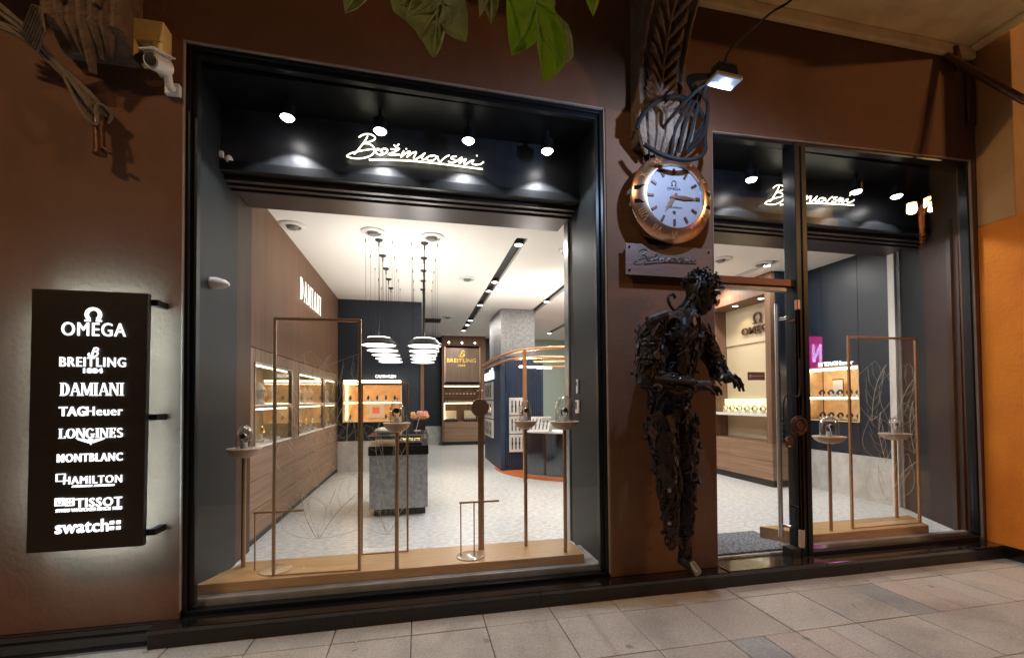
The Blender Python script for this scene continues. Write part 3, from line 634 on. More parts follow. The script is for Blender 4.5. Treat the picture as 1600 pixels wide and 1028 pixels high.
m = line('HAMILTON', 99, 743, 190, 755, .0, space=1.15); line('AMERICAN SPIRIT . SWISS PRECISION', 112, 757, 178, 760, .0, mb=m); c = rc(95, 746); c.y = YS - .001
for q in ([(-1, -1), (1, -1), (1, -.8), (-1, -.8)], [(-1, .8), (1, .8), (1, 1), (-1, 1)], [(-1, -.8), (-.8, -.8), (-.8, .8), (-1, .8)], [(.8, -.8), (1, -.8), (1, .8), (.8, .8)]): polyb(m, q, c, X1, Z1, .019, .007)
part('lettering', m, LETTER, SB)
m = line('TISSOT', 118, 777, 190, 791, .012, space=1.14); line('SWISS WATCHES SINCE 1853', 87, 793, 190, 798, .01, mb=m)
for x in (93, 109):
    c = rc(x, 784); c.y = YS - .001
    for q in ([(-.95, -1), (.95, -1), (.95, -.75), (-.95, -.75)], [(-.95, .75), (.95, .75), (.95, 1), (-.95, 1)], [(-.95, -.75), (-.6, -.75), (-.6, .75), (-.95, .75)], [(.6, -.75), (.95, -.75), (.95, .75), (.6, .75)]): polyb(m, q, c, X1, Z1, .019, .007)
    if x < 100: polyb(m, [(-.12, -.5), (.12, -.5), (.12, .3), (-.12, .3)], c, X1, Z1, .019, .0065); polyb(m, [(-.4, .3), (.4, .3), (.4, .5), (-.4, .5)], c, X1, Z1, .019, .0072)
    else: polyb(m, [(-.12, -.5), (.12, -.5), (.12, .5), (-.12, .5)], c, X1, Z1, .019, .0065); polyb(m, [(-.45, -.12), (.45, -.12), (.45, .12), (-.45, .12)], c, X1, Z1, .019, .0074)
part('lettering', m, LETTER, SB)
m = line('swatch', 86, 812, 169, 832, .012, space=1.06); c = rc(180, 820); c.y = YS - .001
for q in ([(-1, -1), (-.25, -1), (-.25, -.25), (-1, -.25)], [(.25, -1), (1, -1), (1, -.25), (.25, -.25)], [(-1, .25), (-.25, .25), (-.25, 1), (-1, 1)], [(.25, .25), (1, .25), (1, 1), (.25, 1)]): polyb(m, q, c, X1, Z1, .022, .007)
part('lettering', m, LETTER, SB)

# ================================================================== CLOCK, PLAQUE, FLOODLIGHT ON THE PILLAR
CC = PY(1055, 307, -.16); CC = V(CC.x, 0, CC.z)
K = thing('wall_clock', 'big round watch shaped wall clock with rose gold numeral bezel and pale blue dial', 'clock', (CC.x, -.01, CC.z - .28))
part('case', MB().lathe([(.20, -.008), (.262, -.012), (.276, -.06), (.286, -.105), (.25, -.118)], CC, 64, 'y', cap=False), CHROME, K, smooth=True)
part('bezel', MB().lathe([(.286, -.104), (.292, -.116), (.286, -.128), (.212, -.166), (.206, -.166), (.203, -.152)], CC, 64, 'y', cap=False), ROSE, K, smooth=True)
dl = part('dial', MB().lathe([(.0005, -.146), (.206, -.146), (.206, -.12)], CC, 64, 'y', cap=False), DIAL, K)
part('crystal', MB().lathe([(.0005, -.1625), (.2, -.1625), (.2, -.158), (.0005, -.158)], CC, 64, 'y'), GLASS, K)
def at_clock(a, r, y): a = math.radians(a); return V(CC.x + r * math.sin(a), y, CC.z + r * math.cos(a))
hm = MB()
for k in range(12):
    a = k * 30
    if k == 3: continue
    hm.bar(at_clock(a, .145, -.15), at_clock(a, .185, -.15), .015, .006)
hm.bar(at_clock(90, .155, -.15), at_clock(90, .185, -.15), .02, .006)
part('hour_mark', hm, BRONZE, dl)
hd = MB()
for a, r, w in ((215, .115, .017), (92, .165, .013)):
    p, t, e = at_clock(a, -.03, -.153), at_clock(a, r, -.153), None; s = (t - p).normalized(); n_ = s.cross(Y1) * w
    y = -.1535 if r < .13 else -.1565
    q = [at_clock(a, -.03, y) - n_ * .5, at_clock(a, r * .45, y) - n_, at_clock(a, r, y), at_clock(a, r * .45, y) + n_, at_clock(a, -.03, y) + n_ * .5]
    hd.prism(q, (0, .002, 0))
hd.lathe([(.0005, -.1595), (.011, -.1595), (.011, -.147)], CC, 16, 'y'); part('hand', hd, ROSE, dl)
lt = MB(); omega(lt, CC + V(0, -.1465, .088), X1, Z1, .020, .002, .14); lt.text('OMEGA', CC + V(-.048, -.1465, .046), X1, Z1, .096, .017, .002, .0)
lt.text('Constellation', CC + V(-.058, -.1465, -.072), X1, Z1, .116, .014, .0015, 0, shear=.35)
st_ = []
for i in range(10): a = math.radians(i * 36); r_ = .017 if i % 2 == 0 else .007; st_.append(CC + V(r_ * math.sin(a), -.1465, -.10 + r_ * math.cos(a)))
lt.prism(st_, (0, -.002, 0)); part('dial_lettering', lt, INK, dl)
rn = MB(); ROM = ['XII', 'I', 'II', None, 'IV', 'V', 'VI', 'VII', 'VIII', None, 'X', 'XI']
W = {'I': .20, 'V': .62, 'X': .62}
for k, s in enumerate(ROM):
    if not s: continue
    a = math.radians(k * 30); rad = V(math.sin(a), 0, math.cos(a)); tan = V(math.cos(a), 0, -math.sin(a)); sl = math.atan2(.038, .058)
    U = (rad * math.cos(sl) + Y1 * math.sin(sl)); N_ = tan.cross(U); o = CC + rad * .249 + V(0, -.147, 0) + N_ * .002
    tot = sum(W[c] + .14 for c in s) - .14; x = -tot / 2; H = .046; kx = .046
    for c in s:
        def bar_(x0, y0, x1, y1, w=.006): rn.bar(o + tan * (x0 * kx) + U * ((y0 - .5) * H), o + tan * (x1 * kx) + U * ((y1 - .5) * H), w, .005, side=N_)
        if c == 'I': bar_(x + .1, 0, x + .1, 1)
        if c == 'V': bar_(x, 1, x + .31, 0); bar_(x + .62, 1, x + .31, 0, .004)
        if c == 'X': bar_(x, 1, x + .62, 0); bar_(x + .62, 1, x, 0, .004)
        x += W[c] + .14
part('numeral', rn, COPPER, K)
cl = MB()
for sg in (-1, 1):
    for dz in (-.045, .045):
        cl.bar(CC + V(sg * .20, -.155, dz), CC + V(sg * .272, -.125, dz * .95), .03, .022); cl.bar(CC + V(sg * .272, -.13, dz * .95), CC + V(sg * .276, -.05, dz * .95), .03, .015)
part('claw', cl, CHROME, K, bevel=.003)
gp = MB()
for sg in (-1, 1):
    gp.bar(CC + V(sg * .206, -.158, 0), CC + V(sg * .272, -.125, 0), .052, .012)
part('bezel_band', gp, BLACKF, K)
part('bracket', MB().box(CC.x - .05, CC.x + .05, -.012, .0, CC.z - .1, CC.z + .1), BLACKF, K)

a = PY(977, 380, -.06); b = PY(1113, 440, -.06); px0, px1, pz0, pz1 = 1.318, 1.955, 1.945, 2.152
PQ = thing('name_plaque', 'brushed metal plaque with dark handwritten shop name on studs under the clock', 'plaque', (1.64, -.05, 1.945))
part('plate', MB().box(px0, px1, -.066, -.058, pz0, pz1), PLAQUE, PQ, bevel=.001)
sc_ = MB()
for x in (px0 + .025, px1 - .03):
    for z in (pz0 + .03, pz1 - .025): sc_.cyl((x, -.071, z), (x, -.008, z), .008, 12)
part('stud', sc_, CHROME, PQ, smooth=True)
k_ = .46 / 1493
lo, ul = script_name(lambda x, y: V(1.372 + (x - 42) * k_, -.067, 2.105 - (y - 105) * k_ * 1.15 + (x - 42) * k_ * .16), .0032)
part('lettering', lo, INK, PQ); part('underline', ul, INK, PQ)

# floodlight
FL = V(1.57, -.70, 2.79)
F = thing('floodlight', 'lit square floodlight with cool white lens hanging over the clock', 'floodlight', FL)
def rot(dx, dy): a = math.radians(4); return V(dx * math.cos(a) - dy * math.sin(a), dx * math.sin(a) + dy * math.cos(a), 0)
ex, ey = rot(1, 0), rot(0, 1); tl = V(0, .10, 0)
part('housing', MB().obox(FL + V(0, 0, .012), ex * .080, ey * .044, Z1 * .010), STEEL, F, bevel=.004)
part('reflector', MB().obox(FL + V(0, 0, .0005), ex * .074, ey * .039, Z1 * .0012), mat('blue_white_reflector', (.5, .58, .72), .3, emit=(.35, .55, 1.0), estr=.22), F)
part('lens', MB().lathe([(.0005, -.012), (.018, -.009), (.026, -.001)], FL, 18), FLOODE, F, smooth=True)
hs = MB(); hs.obox(FL + V(0, 0, .043), ex * .06, ey * .034, Z1 * .02)
for i in range(-3, 4): hs.obox(FL + V(0, 0, .075) + ex * (i * .017), ex * .003, ey * .033, Z1 * .012)
part('heat_sink', hs, BLACKF, F, bevel=.002)
part('arm', MB().tube([FL + V(0, 0, .06), FL + V(-.03, .2, .09), FL + V(-.06, .45, .06), V(1.56, -.14, 2.86)], .011, 8, smooth=4), BLACKF, F, smooth=True)
lamp('floodlight_beam', 'SPOT', FL + V(0, 0, -.02), E_FLOOD * 9, (.47, .66, 1.0), V(1.53, 0, 2.35), spot_size=math.radians(168), spot_blend=.3, shadow_soft_size=.02)
cb = MB(); R_ = random.Random(3)
end = FL + V(-.03, .05, .07)
for k in range(3):
    a0 = V(1.60 + .04 * k, -.16 - .02 * (k % 3), 2.70 + .05 * R_.random()); 
    cb.tube([a0, a0 + V(.01 * k, -.05, .14), V(1.66 + .012 * k, -.30 - .02 * k, 2.99 + .02 * R_.random()), FL + V(-.06 + .012 * k, .22, .18 - .01 * k), end + V(.008 * k - .02, 0, 0)], .011, 7, smooth=6)
for k in range(3): cb.tube([V(1.74, -.12, 2.76 + .03 * k), V(1.80, -.22, 2.84 + .04 * k), V(1.75, -.32, 2.96), FL + V(.05, .24, .12), end], .011, 7, smooth=6)
solo('cable_bundle', cb, CABLE, 'loose bundle of black cables looping from the carved bracket to the floodlight', 'cables', smooth=True)
rp = MB(); c = V(1.60, -.10, 2.83)
rp.tube([c + V(.245 * math.cos(t), -.10 * abs(math.sin(t)) - .05, .20 * math.sin(t)) for t in [math.radians(x) for x in range(-150, 175, 12)]], .014, 8)
solo('cable_hoop', rp, CABLE, 'thick black cable hoop round the foot of the carved bracket above the clock', 'cable', smooth=True)
solo('hanging_wire', MB().tube([FL + V(0, 0, .09), FL + V(.10, .06, .25), PZ(1240, 0, 3.9) * .5 + (FL + V(.2, .1, .4)) * .5, PY(1243, -6, -.45), V(2.55, -.5, 3.969)], .007, 7, smooth=5), CABLE, 'thin dark wire rising from the floodlight to the cream balcony underside', 'wire', smooth=True)

# ================================================================== SMALL FITTINGS ON THE FACADE
J = thing('junction_box', 'cream wall box with a cut opening above the white camera', 'box', (-1.39, -.05, 2.95))
bx = MB(); x0, x1, z0, z1 = -1.475, -1.315, 2.905, 3.135
bx.box(x0, x1, -.085, -.001, z0 + .12, z1); bx.box(x0, x0 + .03, -.085, -.001, z0 + .03, z0 + .119); bx.box(x1 - .05, x1, -.085, -.001, z0 - .02, z0 + .119); bx.box(x0 + .031, x1 - .051, -.03, -.001, z0 + .02, z0 + .119)
part('cover', bx, BEIGE, J, bevel=.004)
part('opening', MB().tube([V(x0 + .035, -.06, z0 + .03), V(x0 + .07, -.088, z0 + .02), V(x1 - .03, -.085, z0 - .0), V(x1 - .02, -.075, z0 - .03)], .022, 8, smooth=3), BLACK, J, smooth=True)
S = thing('security_camera', 'white bullet security camera fixed under the cream wall box', 'camera', (-1.38, -.1, 2.82))
d = V(-.25, -.9, -.3).normalized(); c = V(-1.315, -.135, 2.875)
part('body', MB().tube([c - d * .075, c - d * .06, c + d * .025, c + d * .040], [.025, .040, .043, .040], 20), WHITEP, S, smooth=True)
part('lens', MB().tube([c + d * .040, c + d * .048, c + d * .050], [.028, .028, .005], 18), BLACK, S, smooth=True)
part('mount', MB().tube([c - d * .06, V(-1.30, -.05, 2.82), V(-1.295, -.002, 2.82)], .02, 10, smooth=3).box(-1.335, -1.265, -.03, -.001, 2.79, 2.85), WHITEP, S, smooth=True, bevel=.004)
part('visor', MB().obox(c + V(0, 0, .05), d * .07, d.cross(Z1).normalized() * .042, V(0, 0, .003)), WHITEP, S, bevel=.002)
rp = MB(); R2 = random.Random(9)
for k in range(9):
    o = V(R2.uniform(-.02, .02), R2.uniform(-.02, .02), R2.uniform(-.02, .02))
    rp.tube([PY(-20, -10 + 6 * k, -.14) + o, PY(45, 50 + 2 * k, -.13) + o, PY(95, 108, -.10) + o * .7, PY(130 + k * 2, 160 - k, -.08) + o * .6, PY(152 + k * 2.2, 186, -.05) + o * .5], .009, 7, smooth=4)
rp.tube([PY(100, 120, -.11), PY(122, 165, -.12), PY(140, 190, -.12), PY(152, 192, -.10), PY(150, 168, -.09), PY(160, 165, -.08), PY(175, 180, -.06), PY(168, 193, -.05)], .008, 7, smooth=5)
for k in range(8): rp.tube([PY(30 + 4 * k, 60 + 3 * k, -.14), PY(50 + 3 * k, 8 + 6 * k, -.2), PY(58 + k, 10, -.21)], [.006, .004, .002], 5)
solo('rope_bundle', rp, ROPE, 'frayed grey rope bundle stretched from the broken ornament to a pipe stub', 'rope', smooth=True)
pb = MB(); pb.cyl(PY(154, 196, -.06), PY(156, 240, -.06), .024, 14); pb.tube([PY(154, 200, -.06), PY(156, 186, -.05), PY(156, 186, -.001)], .026, 12, smooth=3); pb.cyl(PY(156, 238, -.06), PY(156, 242, -.06), .03, 14); pb.cyl(PY(162, 232, -.08), PY(174, 240, -.08), .010, 8)
solo('pipe_stub', pb, BRONZE, 'short rusty drain pipe stub sticking out of the brown wall', 'pipe', smooth=True)
def sensor(px, py, lb, kind, n='alarm_sensor'):
    p = PX(px, py, -1.25); t = thing(n, lb, 'sensor', p)
    if kind == 0:
        part('bracket', MB().obox(p + V(.012, -.03, .02), V(.012, 0, 0), V(0, .012, 0), V(0, 0, .02)), WHITEP, t, bevel=.003)
        part('body', MB().ball(p + V(.045, 0, -.012), .04, 16, (.7, .8, 1.15)), WHITEP, t, smooth=True)
    else:
        part('body', MB().tube([p + V(.0, 0, 0), p + V(.03, 0, 0), p + V(.075, 0, -.003), p + V(.10, 0, -.006)], [.036, .036, .026, .010], 18), WHITEP, t, smooth=True)
sensor(346, 250, 'white domed sensor high on the left window jamb', 0); sensor(330, 442, 'white cone shaped sensor halfway up the left window jamb', 1)
t = thing('entry_reader', 'small white oval reader above the keypad on the jamb by the pillar', 'reader', (1.19, .50, 1.2))
part('body', MB().obox((1.189, .50, 1.235), V(.007, 0, 0), V(0, .016, 0), V(0, 0, .055)), WHITEP, t, bevel=.006); part('button', MB().obox((1.181, .50, 1.255), V(.002, 0, 0), V(0, .007, 0), V(0, 0, .014)), BLACK, t)
t = thing('entry_keypad', 'white square keypad with dark screen on the jamb by the pillar', 'keypad', (1.19, .50, 1.05))
part('body', MB().obox((1.189, .50, 1.08), V(.007, 0, 0), V(0, .035, 0), V(0, 0, .05)), WHITEP, t, bevel=.004); part('screen', MB().obox((1.1815, .51, 1.09), V(.001, 0, 0), V(0, .014, 0), V(0, 0, .03)), BLACK, t)
# ornament hung on the door handle
DK = thing('door_medallion', 'large round dark bronze watch shaped medallion hung on the door handle', 'medallion', (2.76, -.03, .85))
c = PY(1247, 665, -.055); m = MB().lathe([(.0005, -.02), (.03, -.022), (.034, -.014), (.046, -.014), (.05, -.024), (.058, -.024), (.062, -.012), (.068, -.016), (.072, -.002), (.066, .004)], c, 36, 'y'); part('disc', m, BRONZE, DK, smooth=True)
c2 = PY(1233, 690, -.06); m = MB().lathe([(.0005, -.012), (.022, -.014), (.026, -.008), (.036, -.012), (.042, -.002), (.038, .004)], c2, 28, 'y'); part('small_disc', m, BRONZE, DK, smooth=True)
m = MB(); m.tube([PY(1225, 690, -.06), PY(1224, 650, -.06), PY(1226, 622, -.06), PY(1236, 616, -.06), PY(1249, 616, -.058), PY(1249, 560, -.055)], .006, 8, smooth=4); m.tube([c + V(.035, 0, .06), c + V(.045, 0, .2)], .006, 8)
for k in range(5): m.ball(PY(1224, 655 + 8 * k, -.06), .011, 8)
part('chain', m, SCRAP, DK, smooth=True)
p0_ = PY(1168, 581, .058); p1_ = PY(1195, 594, .058)
t = thing('door_sticker', 'small brick red rounded sticker on the glass door beside the statue hand', 'sticker', ((p0_.x + p1_.x) / 2, .058, p1_.z))
part('sheet', MB().box(p0_.x, p1_.x, .056, .0595, p1_.z, p0_.z), TAGRED, t, bevel=.0015); part('mark', MB().box(p0_.x + .015, p0_.x + .028, .0552, .056, p1_.z + .02, p0_.z - .02).box(p0_.x + .035, p1_.x - .01, .0552, .056, p1_.z + .028, p1_.z + .032), WHITE, t)
solo('doormat', MB().hexa([V(2.10, .13, .001), V(2.78, .13, .001), V(2.78, .56, .001), V(2.10, .56, .001)], [V(2.10, .13, .016), V(2.78, .13, .016), V(2.78, .56, .016), V(2.10, .56, .016)]), MATT, 'grey speckled doormat just inside the glass door', 'doormat', bevel=.004)

R5 = random.Random(12)
for k in range(9):                                         # specks of litter trodden into the paving
    x, y = R5.uniform(-.6, 4.0), R5.uniform(-.95, -.2); m = MB(); a = R5.uniform(0, 3); l = R5.uniform(.006, .014)
    m.tube([V(x, y, GZ + .004), V(x + l * math.cos(a), y + l * math.sin(a), GZ + .0045), V(x + 2 * l * math.cos(a), y + 2 * l * math.sin(a), GZ + .004)], .0032, 6)
    solo('litter_scrap', m, WHITEP, 'tiny pale scrap of litter on the paving slabs', 'litter', 'specks of litter on the pavement')

# ================================================================== LEAVES HANGING INTO VIEW
TB = thing('tree_branch', 'overhanging tree branch with big lobed green leaves', 'branch', (0.1, -1.7, 2.4))
def leaf(poly, y, m, veins, curl):
    P = [PY(520 + x / 3.427, yy / 3.427, y) for x, yy in poly]; n = len(P); cen = sum(P, V(0, 0, 0)) / n
    bm = MB(); front = []; R3 = random.Random(n)
    # subdivided fan: centre, mid ring, rim; the sheet is bent so that it is no flat card
    def bend(p, k): return p + V(0, curl * ((p - cen).length * 3) ** 2 * .05 + .004 * math.sin(p.x * 40) * k, 0)
    rim = []
    for i in range(n):
        a, b = P[i], P[(i + 1) % n]
        for s_ in range(4):
            q = a + (b - a) * (s_ / 4); rim.append(bend(q + (q - cen) * (.025 * math.sin(s_ * math.pi / 4)), 1))
    m1 = [bend(cen + (q - cen) * .62, 1) for q in rim]; m2 = [bend(cen + (q - cen) * .28, .5) for q in rim]; k = len(rim)
    vs = rim + m1 + m2 + [cen]; fs = []
    for i in range(k):
        j = (i + 1) % k; fs += [(i, j, k + j, k + i), (k + i, k + j, 2 * k + j, 2 * k + i), (2 * k + i, 2 * k + j, 3 * k)]
    th = V(0, .0007, 0); nv = len(vs); fs2 = fs + [tuple(x + nv for x in f[::-1]) for f in fs] + [(j, i, i + nv, j + nv) for i, j in [(i, (i + 1) % k) for i in range(k)]]
    bm.add([v - th for v in vs] + [v + th for v in vs], fs2)
    o = part('leaf', bm, m, TB, smooth=True)
    v_ = MB()
    for a, b in veins:
        A = PY(520 + a[0] / 3.427, a[1] / 3.427, y) ; Bq = PY(520 + b[0] / 3.427, b[1] / 3.427, y); mid = (A + Bq) / 2
        v_.tube([bend(A, .7) + V(0, -.003, 0), bend(mid, .8) + V(0, -.003, 0), bend(Bq, 1) + V(0, -.001, 0)], [.0016, .0012, .0005], 5)
    if veins: part('vein', v_, VEIN, o)
    return o
leaf([(300, -40), (325, 70), (385, 114), (470, 60), (540, -40)], -1.68, LEAF, [((440, -30), (390, 105)), ((430, -20), (330, 60))], .6)
leaf([(384, 112), (440, 165), (490, 235), (540, 307), (580, 250), (602, 168), (650, 205), (713, 238), (722, 140), (714, 40), (690, -50), (560, -70), (500, 10), (440, 60)], -1.72, LEAF,
     [((570, -50), (540, 295)), ((565, -10), (705, 228)), ((560, 10), (400, 112)), ((555, 60), (470, 195)), ((555, 90), (600, 160)), ((580, 10), (715, 100)), ((566, -40), (700, -10))], -.5)
leaf([(50, -40), (66, 78), (130, 45), (205, -30)], -1.6, LEAF, [((130, -35), (70, 72))], .4)
leaf([(778, -40), (784, 102), (802, 35), (850, 132), (884, 40), (892, -40)], -1.74, LEAF, [((850, -30), (848, 122)), ((840, -30), (788, 90))], .5)
leaf([(935, -40), (938, 120), (960, 290), (1030, 270), (1090, 238), (1110, 350), (1118, 447), (1180, 410), (1240, 345), (1250, 240), (1240, 120), (1195, 60), (1150, -40)], -1.70, LEAFB,
     [((1080, -30), (1120, 435)), ((1080, 40), (962, 280)), ((1090, 120), (1235, 330)), ((1085, 20), (1200, 80))], .5)
leaf([(1195, 70), (1240, 120), (1252, 240), (1240, 345), (1292, 298), (1286, 200), (1265, 130)], -1.705, LEAF, [], -.6)
leaf([(1080, -40), (1085, 40), (1112, 100), (1165, 85), (1195, 20), (1190, -40)], -1.64, LEAF, [((1130, -30), (1118, 92))], .4)
leaf([(1340, -30), (1365, 40), (1392, 97), (1420, 30), (1432, -30)], -1.66, LEAFB, [((1385, -25), (1392, 90))], .4)
tw = MB(); tw.tube([(-.5, -1.55, 2.42), (-.1, -1.6, 2.32), (.12, -1.66, 2.27), (.45, -1.68, 2.33), (.9, -1.6, 2.5)], [.009, .008, .007, .006, .004], 8)
for x, yy, y in ((440, -35, -1.68), (570, -60, -1.72), (130, -35, -1.6), (850, -35, -1.74), (1075, -35, -1.7), (1130, -35, -1.64), (1385, -28, -1.66)):
    a = PY(520 + x / 3.427, yy / 3.427, y); tw.tube([a, a + V(.01, .02, .06), V(min(.8, max(-.35, a.x + .02)), -1.65, 2.29)], .0022, 6)
part('twig', tw, mat('bark', (.09, .065, .045), .9, bump=(80, .6)), TB, smooth=True)

# ================================================================== STREET LIGHTING ACROSS THE PAVEMENT
def street_lamp(x, y, h, lb, watts, heads, hue=(1, .52, .20)):
    t = thing('street_lamp', lb, 'street lamp', (x, y, GZ))
    part('pole', MB().tube([(x, y, GZ - .03), (x, y, GZ + .6), (x, y, h)], [.09, .07, .045], 14).lathe([(.14, -.03), (.14, .06), (.10, .12)], (x, y, GZ), 16), BRONZE, t, smooth=True)
    ar = MB()
    for dx, dy, dz in heads:
        p = V(x + dx, y + dy, h + dz); ar.tube([(x, y, h - .25), ((x + p.x) / 2, (y + p.y) / 2, h - .12), p + V(0, 0, -.08)], .022, 8, smooth=4)
        part('globe', MB().ball(p, .085, 16), STREETE, t, smooth=True); part('cap', MB().lathe([(.11, .05), (.06, .12), (.01, .15)], p, 16), BRONZE, t, smooth=True)
        lamp('street_lamp_light', 'POINT', p + V(0, .0, -.10), watts / len(heads), hue, shadow_soft_size=.09)
    part('arm', ar, BRONZE, t, smooth=True)
street_lamp(11.25, -5, 5.55, 'three globe street lamp with amber light standing across the pavement', E_STREET, ((-.28, 0, -.05), (.22, .0, .12), (.18, .12, -.02)))
street_lamp(-6.2, -5, 8.0, 'tall two globe street lamp with amber light behind the viewer', E_STREET2, ((-.25, 0, 0), (.25, 0, 0)), (1, .66, .36))
PS = thing('pink_light_box', 'glowing magenta light box sign with a pale violet letter on a post across the street', 'sign', (9.32, -6, GZ))
part('post', MB().cyl((9.32, -6.08, GZ - .03), (9.32, -6.08, 2.7), .05, 12), BLACKF, PS, smooth=True)
part('panel', MB().box(9.13, 9.52, -6.05, -5.99, 1.80, 2.62), PINKE, PS)
nm = MB()
for a, b in (((9.44, 2.0), (9.44, 2.42)), ((9.44, 2.42), (9.24, 2.0)), ((9.24, 2.0), (9.24, 2.42))): nm.bar(V(a[0], -5.97, a[1]), V(b[0], -5.97, b[1]), .05, .02)
part('letter', nm, VIOLETE, PS)


# ================================================================== SCRAP METAL STATUE
def statue():
    T = thing('scrap_metal_statue', 'dark scrap metal statue of a stooping figure reaching out a hand beside the door', 'statue', (1.62, -.2, -.02))
    Q = lambda px, py, y: PY(px, py, y)
    head = Q(1092, 458, -.24); jaw = Q(1103, 478, -.25); neck = Q(1067, 487, -.22); chest = Q(1056, 528, -.20); waist = Q(1047, 600, -.19); hip = Q(1045, 640, -.18)
    shN = Q(1018, 510, -.34); elN = Q(1008, 592, -.36); wrN = Q(1082, 604, -.40); haN = Q(1108, 603, -.40)
    shF = Q(1094, 520, -.14); elF = Q(1120, 572, -.18); wrF = Q(1130, 592, -.24); haF = Q(1143, 587, -.26)
    hipN = Q(1030, 655, -.24); knN = Q(1044, 748, -.27); anN = Q(1049, 832, -.20); toN = Q(1047, 852, -.21)
    hipF = Q(1068, 655, -.15); knF = Q(1074, 750, -.17); anF = Q(1070, 872, -.15); toF = Q(1086, 896, -.24)
    R = random.Random(21)
    def basis(a, b):
        t = (b - a).normalized(); u = t.orthogonal().normalized(); return t, u, t.cross(u)
    def core(chain, n=12): 
        m = MB(); m.tube([p for p, r in chain], [r * .86 for p, r in chain], n); return m
    def scrap(chain, n, big=1.0, along=.75):
        """bits of scrap welded over a tapering limb: plates, rods, rings, bolts, springs"""
        D, B2, RU = MB(), MB(), MB()
        segs = [(chain[i], chain[i + 1]) for i in range(len(chain) - 1)]; L = [max(1e-4, (b[0] - a[0]).length) for a, b in segs]; tot = sum(L)
        for _ in range(n):
            x = R.random() * tot; i = 0
            while x > L[i] and i < len(L) - 1: x -= L[i]; i += 1
            (a, ra), (b, rb) = segs[i]; f = x / L[i]; t, u, v = basis(a, b); an = R.uniform(0, 2 * math.pi)
            r = ra + (rb - ra) * f; o = u * math.cos(an) + v * math.sin(an); s = t.cross(o); p = a + (b - a) * f + o * (r * R.uniform(.84, 1.06))
            z = R.random(); M = B2 if R.random() < .08 else (RU if R.random() < .3 else D)
            tw = R.gauss(0, .45); d = (t * math.cos(tw) + s * math.sin(tw)); s2 = o.cross(d); k = big * (R.uniform(1.5, 2.3) if R.random() < .10 and ra > .045 else R.uniform(.6, 1.25))
            if z < .30: M.obox(p, d * (.034 * k), s2 * (.012 * k), o * (.004 * k))
            elif z < .55: M.tube([p - d * (.042 * k), p + o * .004, p + d * (.042 * k)], .0065 * k, 7)
            elif z < .68:                                      # ring or washer
                c_ = [p + (d * math.cos(q) + s2 * math.sin(q)) * (.017 * k) for q in [j * math.pi / 6 for j in range(13)]]; M.tube(c_, .0045 * k, 5, caps=False)
            elif z < .80: M.tube([p, p + o * (.018 * k)], .0085 * k, 6); M.tube([p + o * (.018 * k), p + o * (.024 * k)], .013 * k, 6)
            elif z < .90:                                      # spring
                c_ = [p + d * ((j / 36 - .5) * .075 * k) + (o * math.cos(j * .9) + s2 * math.sin(j * .9)) * (.010 * k) for j in range(37)]; M.tube(c_, .0026 * k, 4)
            else:                                              # bent plate
                q = [p - d * (.030 * k) - s2 * .016 * k, p - d * (.01 * k) - s2 * .018 * k + o * .006, p + d * (.03 * k) - s2 * .013 * k]; q2 = [x_ + s2 * (.033 * k) for x_ in q]
                M.hexa(q + q2[::-1], [x_ - o * .003 for x_ in q + q2[::-1]])
        return D, B2, RU
    def limb(name, chain, n, big=1.0, extra=None):
        m = core(chain); D, B2, RU = scrap(chain, n, big)
        if extra: extra(m)
        m.add(D.v, D.f); n0 = len(m.f); m.add(B2.v, B2.f); n1 = len(m.f); m.add(RU.v, RU.f)
        o = part(name, m, SCRAP, T); o.data.materials.append(SCRAPB); o.data.materials.append(SCRAPR)
        for p in o.data.polygons: p.material_index = 0 if p.index < n0 else (1 if p.index < n1 else 2)
        return o
    def torso_x(m):
        t, u, v = basis(waist, chest)
        for k in range(7):                                     # ribs and spine
            p = chest + (waist - chest) * (k / 8); w_ = .145 - .006 * k
            m.tube([p + V(-w_ * .9, .03, .02), p + V(-w_ * .5, -.09, .0), p + V(0, -.115, -.012), p + V(w_ * .6, -.085, -.01), p + V(w_ * .95, .02, 0)], .007, 6, smooth=4)
        m.tube([neck + V(-.02, .0, .0), chest + V(-.10, .02, .1), chest + V(-.14, .02, -.02), waist + V(-.10, .03, .02), hip + V(-.09, .02, 0)], .022, 8, smooth=5)
        m.tube([neck + V(-.03, -.02, -.03), neck + V(-.10, -.03, .02), neck + V(-.12, -.03, .075), neck + V(-.09, -.03, .10), neck + V(-.07, -.03, .075)], .010, 8, smooth=4)   # the hook at the nape
        m.tube([shN + V(0, .02, .02), neck + V(-.01, -.03, -.03), shF + V(0, -.02, .02)], .036, 10, smooth=4)
    body = limb('torso', [(neck + V(-.01, 0, -.02), .075), (neck + V(-.02, 0, -.09), .13), (chest, .155), (chest + (waist - chest) * .5, .145), (waist, .125), (hip, .13), (hip + V(0, 0, -.07), .105)], 420, .95, torso_x)
    def neck_x(m):
        for k in range(-2, 3): m.tube([neck + V(.012 * k - .01, -.05 + .012 * abs(k), -.04), (neck + jaw) / 2 + V(-.02 + .01 * k, -.035, .0), jaw + V(-.05 + .015 * k, -.02, .03)], .009, 6, smooth=3)
    limb('neck', [(neck + V(0, 0, -.02), .055), ((neck + head) / 2 + V(0, 0, -.02), .046), (head + V(-.03, 0, -.03), .05)], 26, .7, neck_x)
    # head in profile, looking down and to the right
    f = V(.86, -.28, -.42).normalized(); up = (Z1 - f * f.z).normalized(); sd = f.cross(up)
    hm_ = MB()
    for c_, r_, s_ in ((head + up * .02, .092, (1.0, .86, 1.02)), (head + f * .045 - up * .035, .066, (1, .8, 1.0)), (head + f * .06 - up * .085, .044, (1, .8, .9))): hm_.ball(c_, r_, 16, s_)
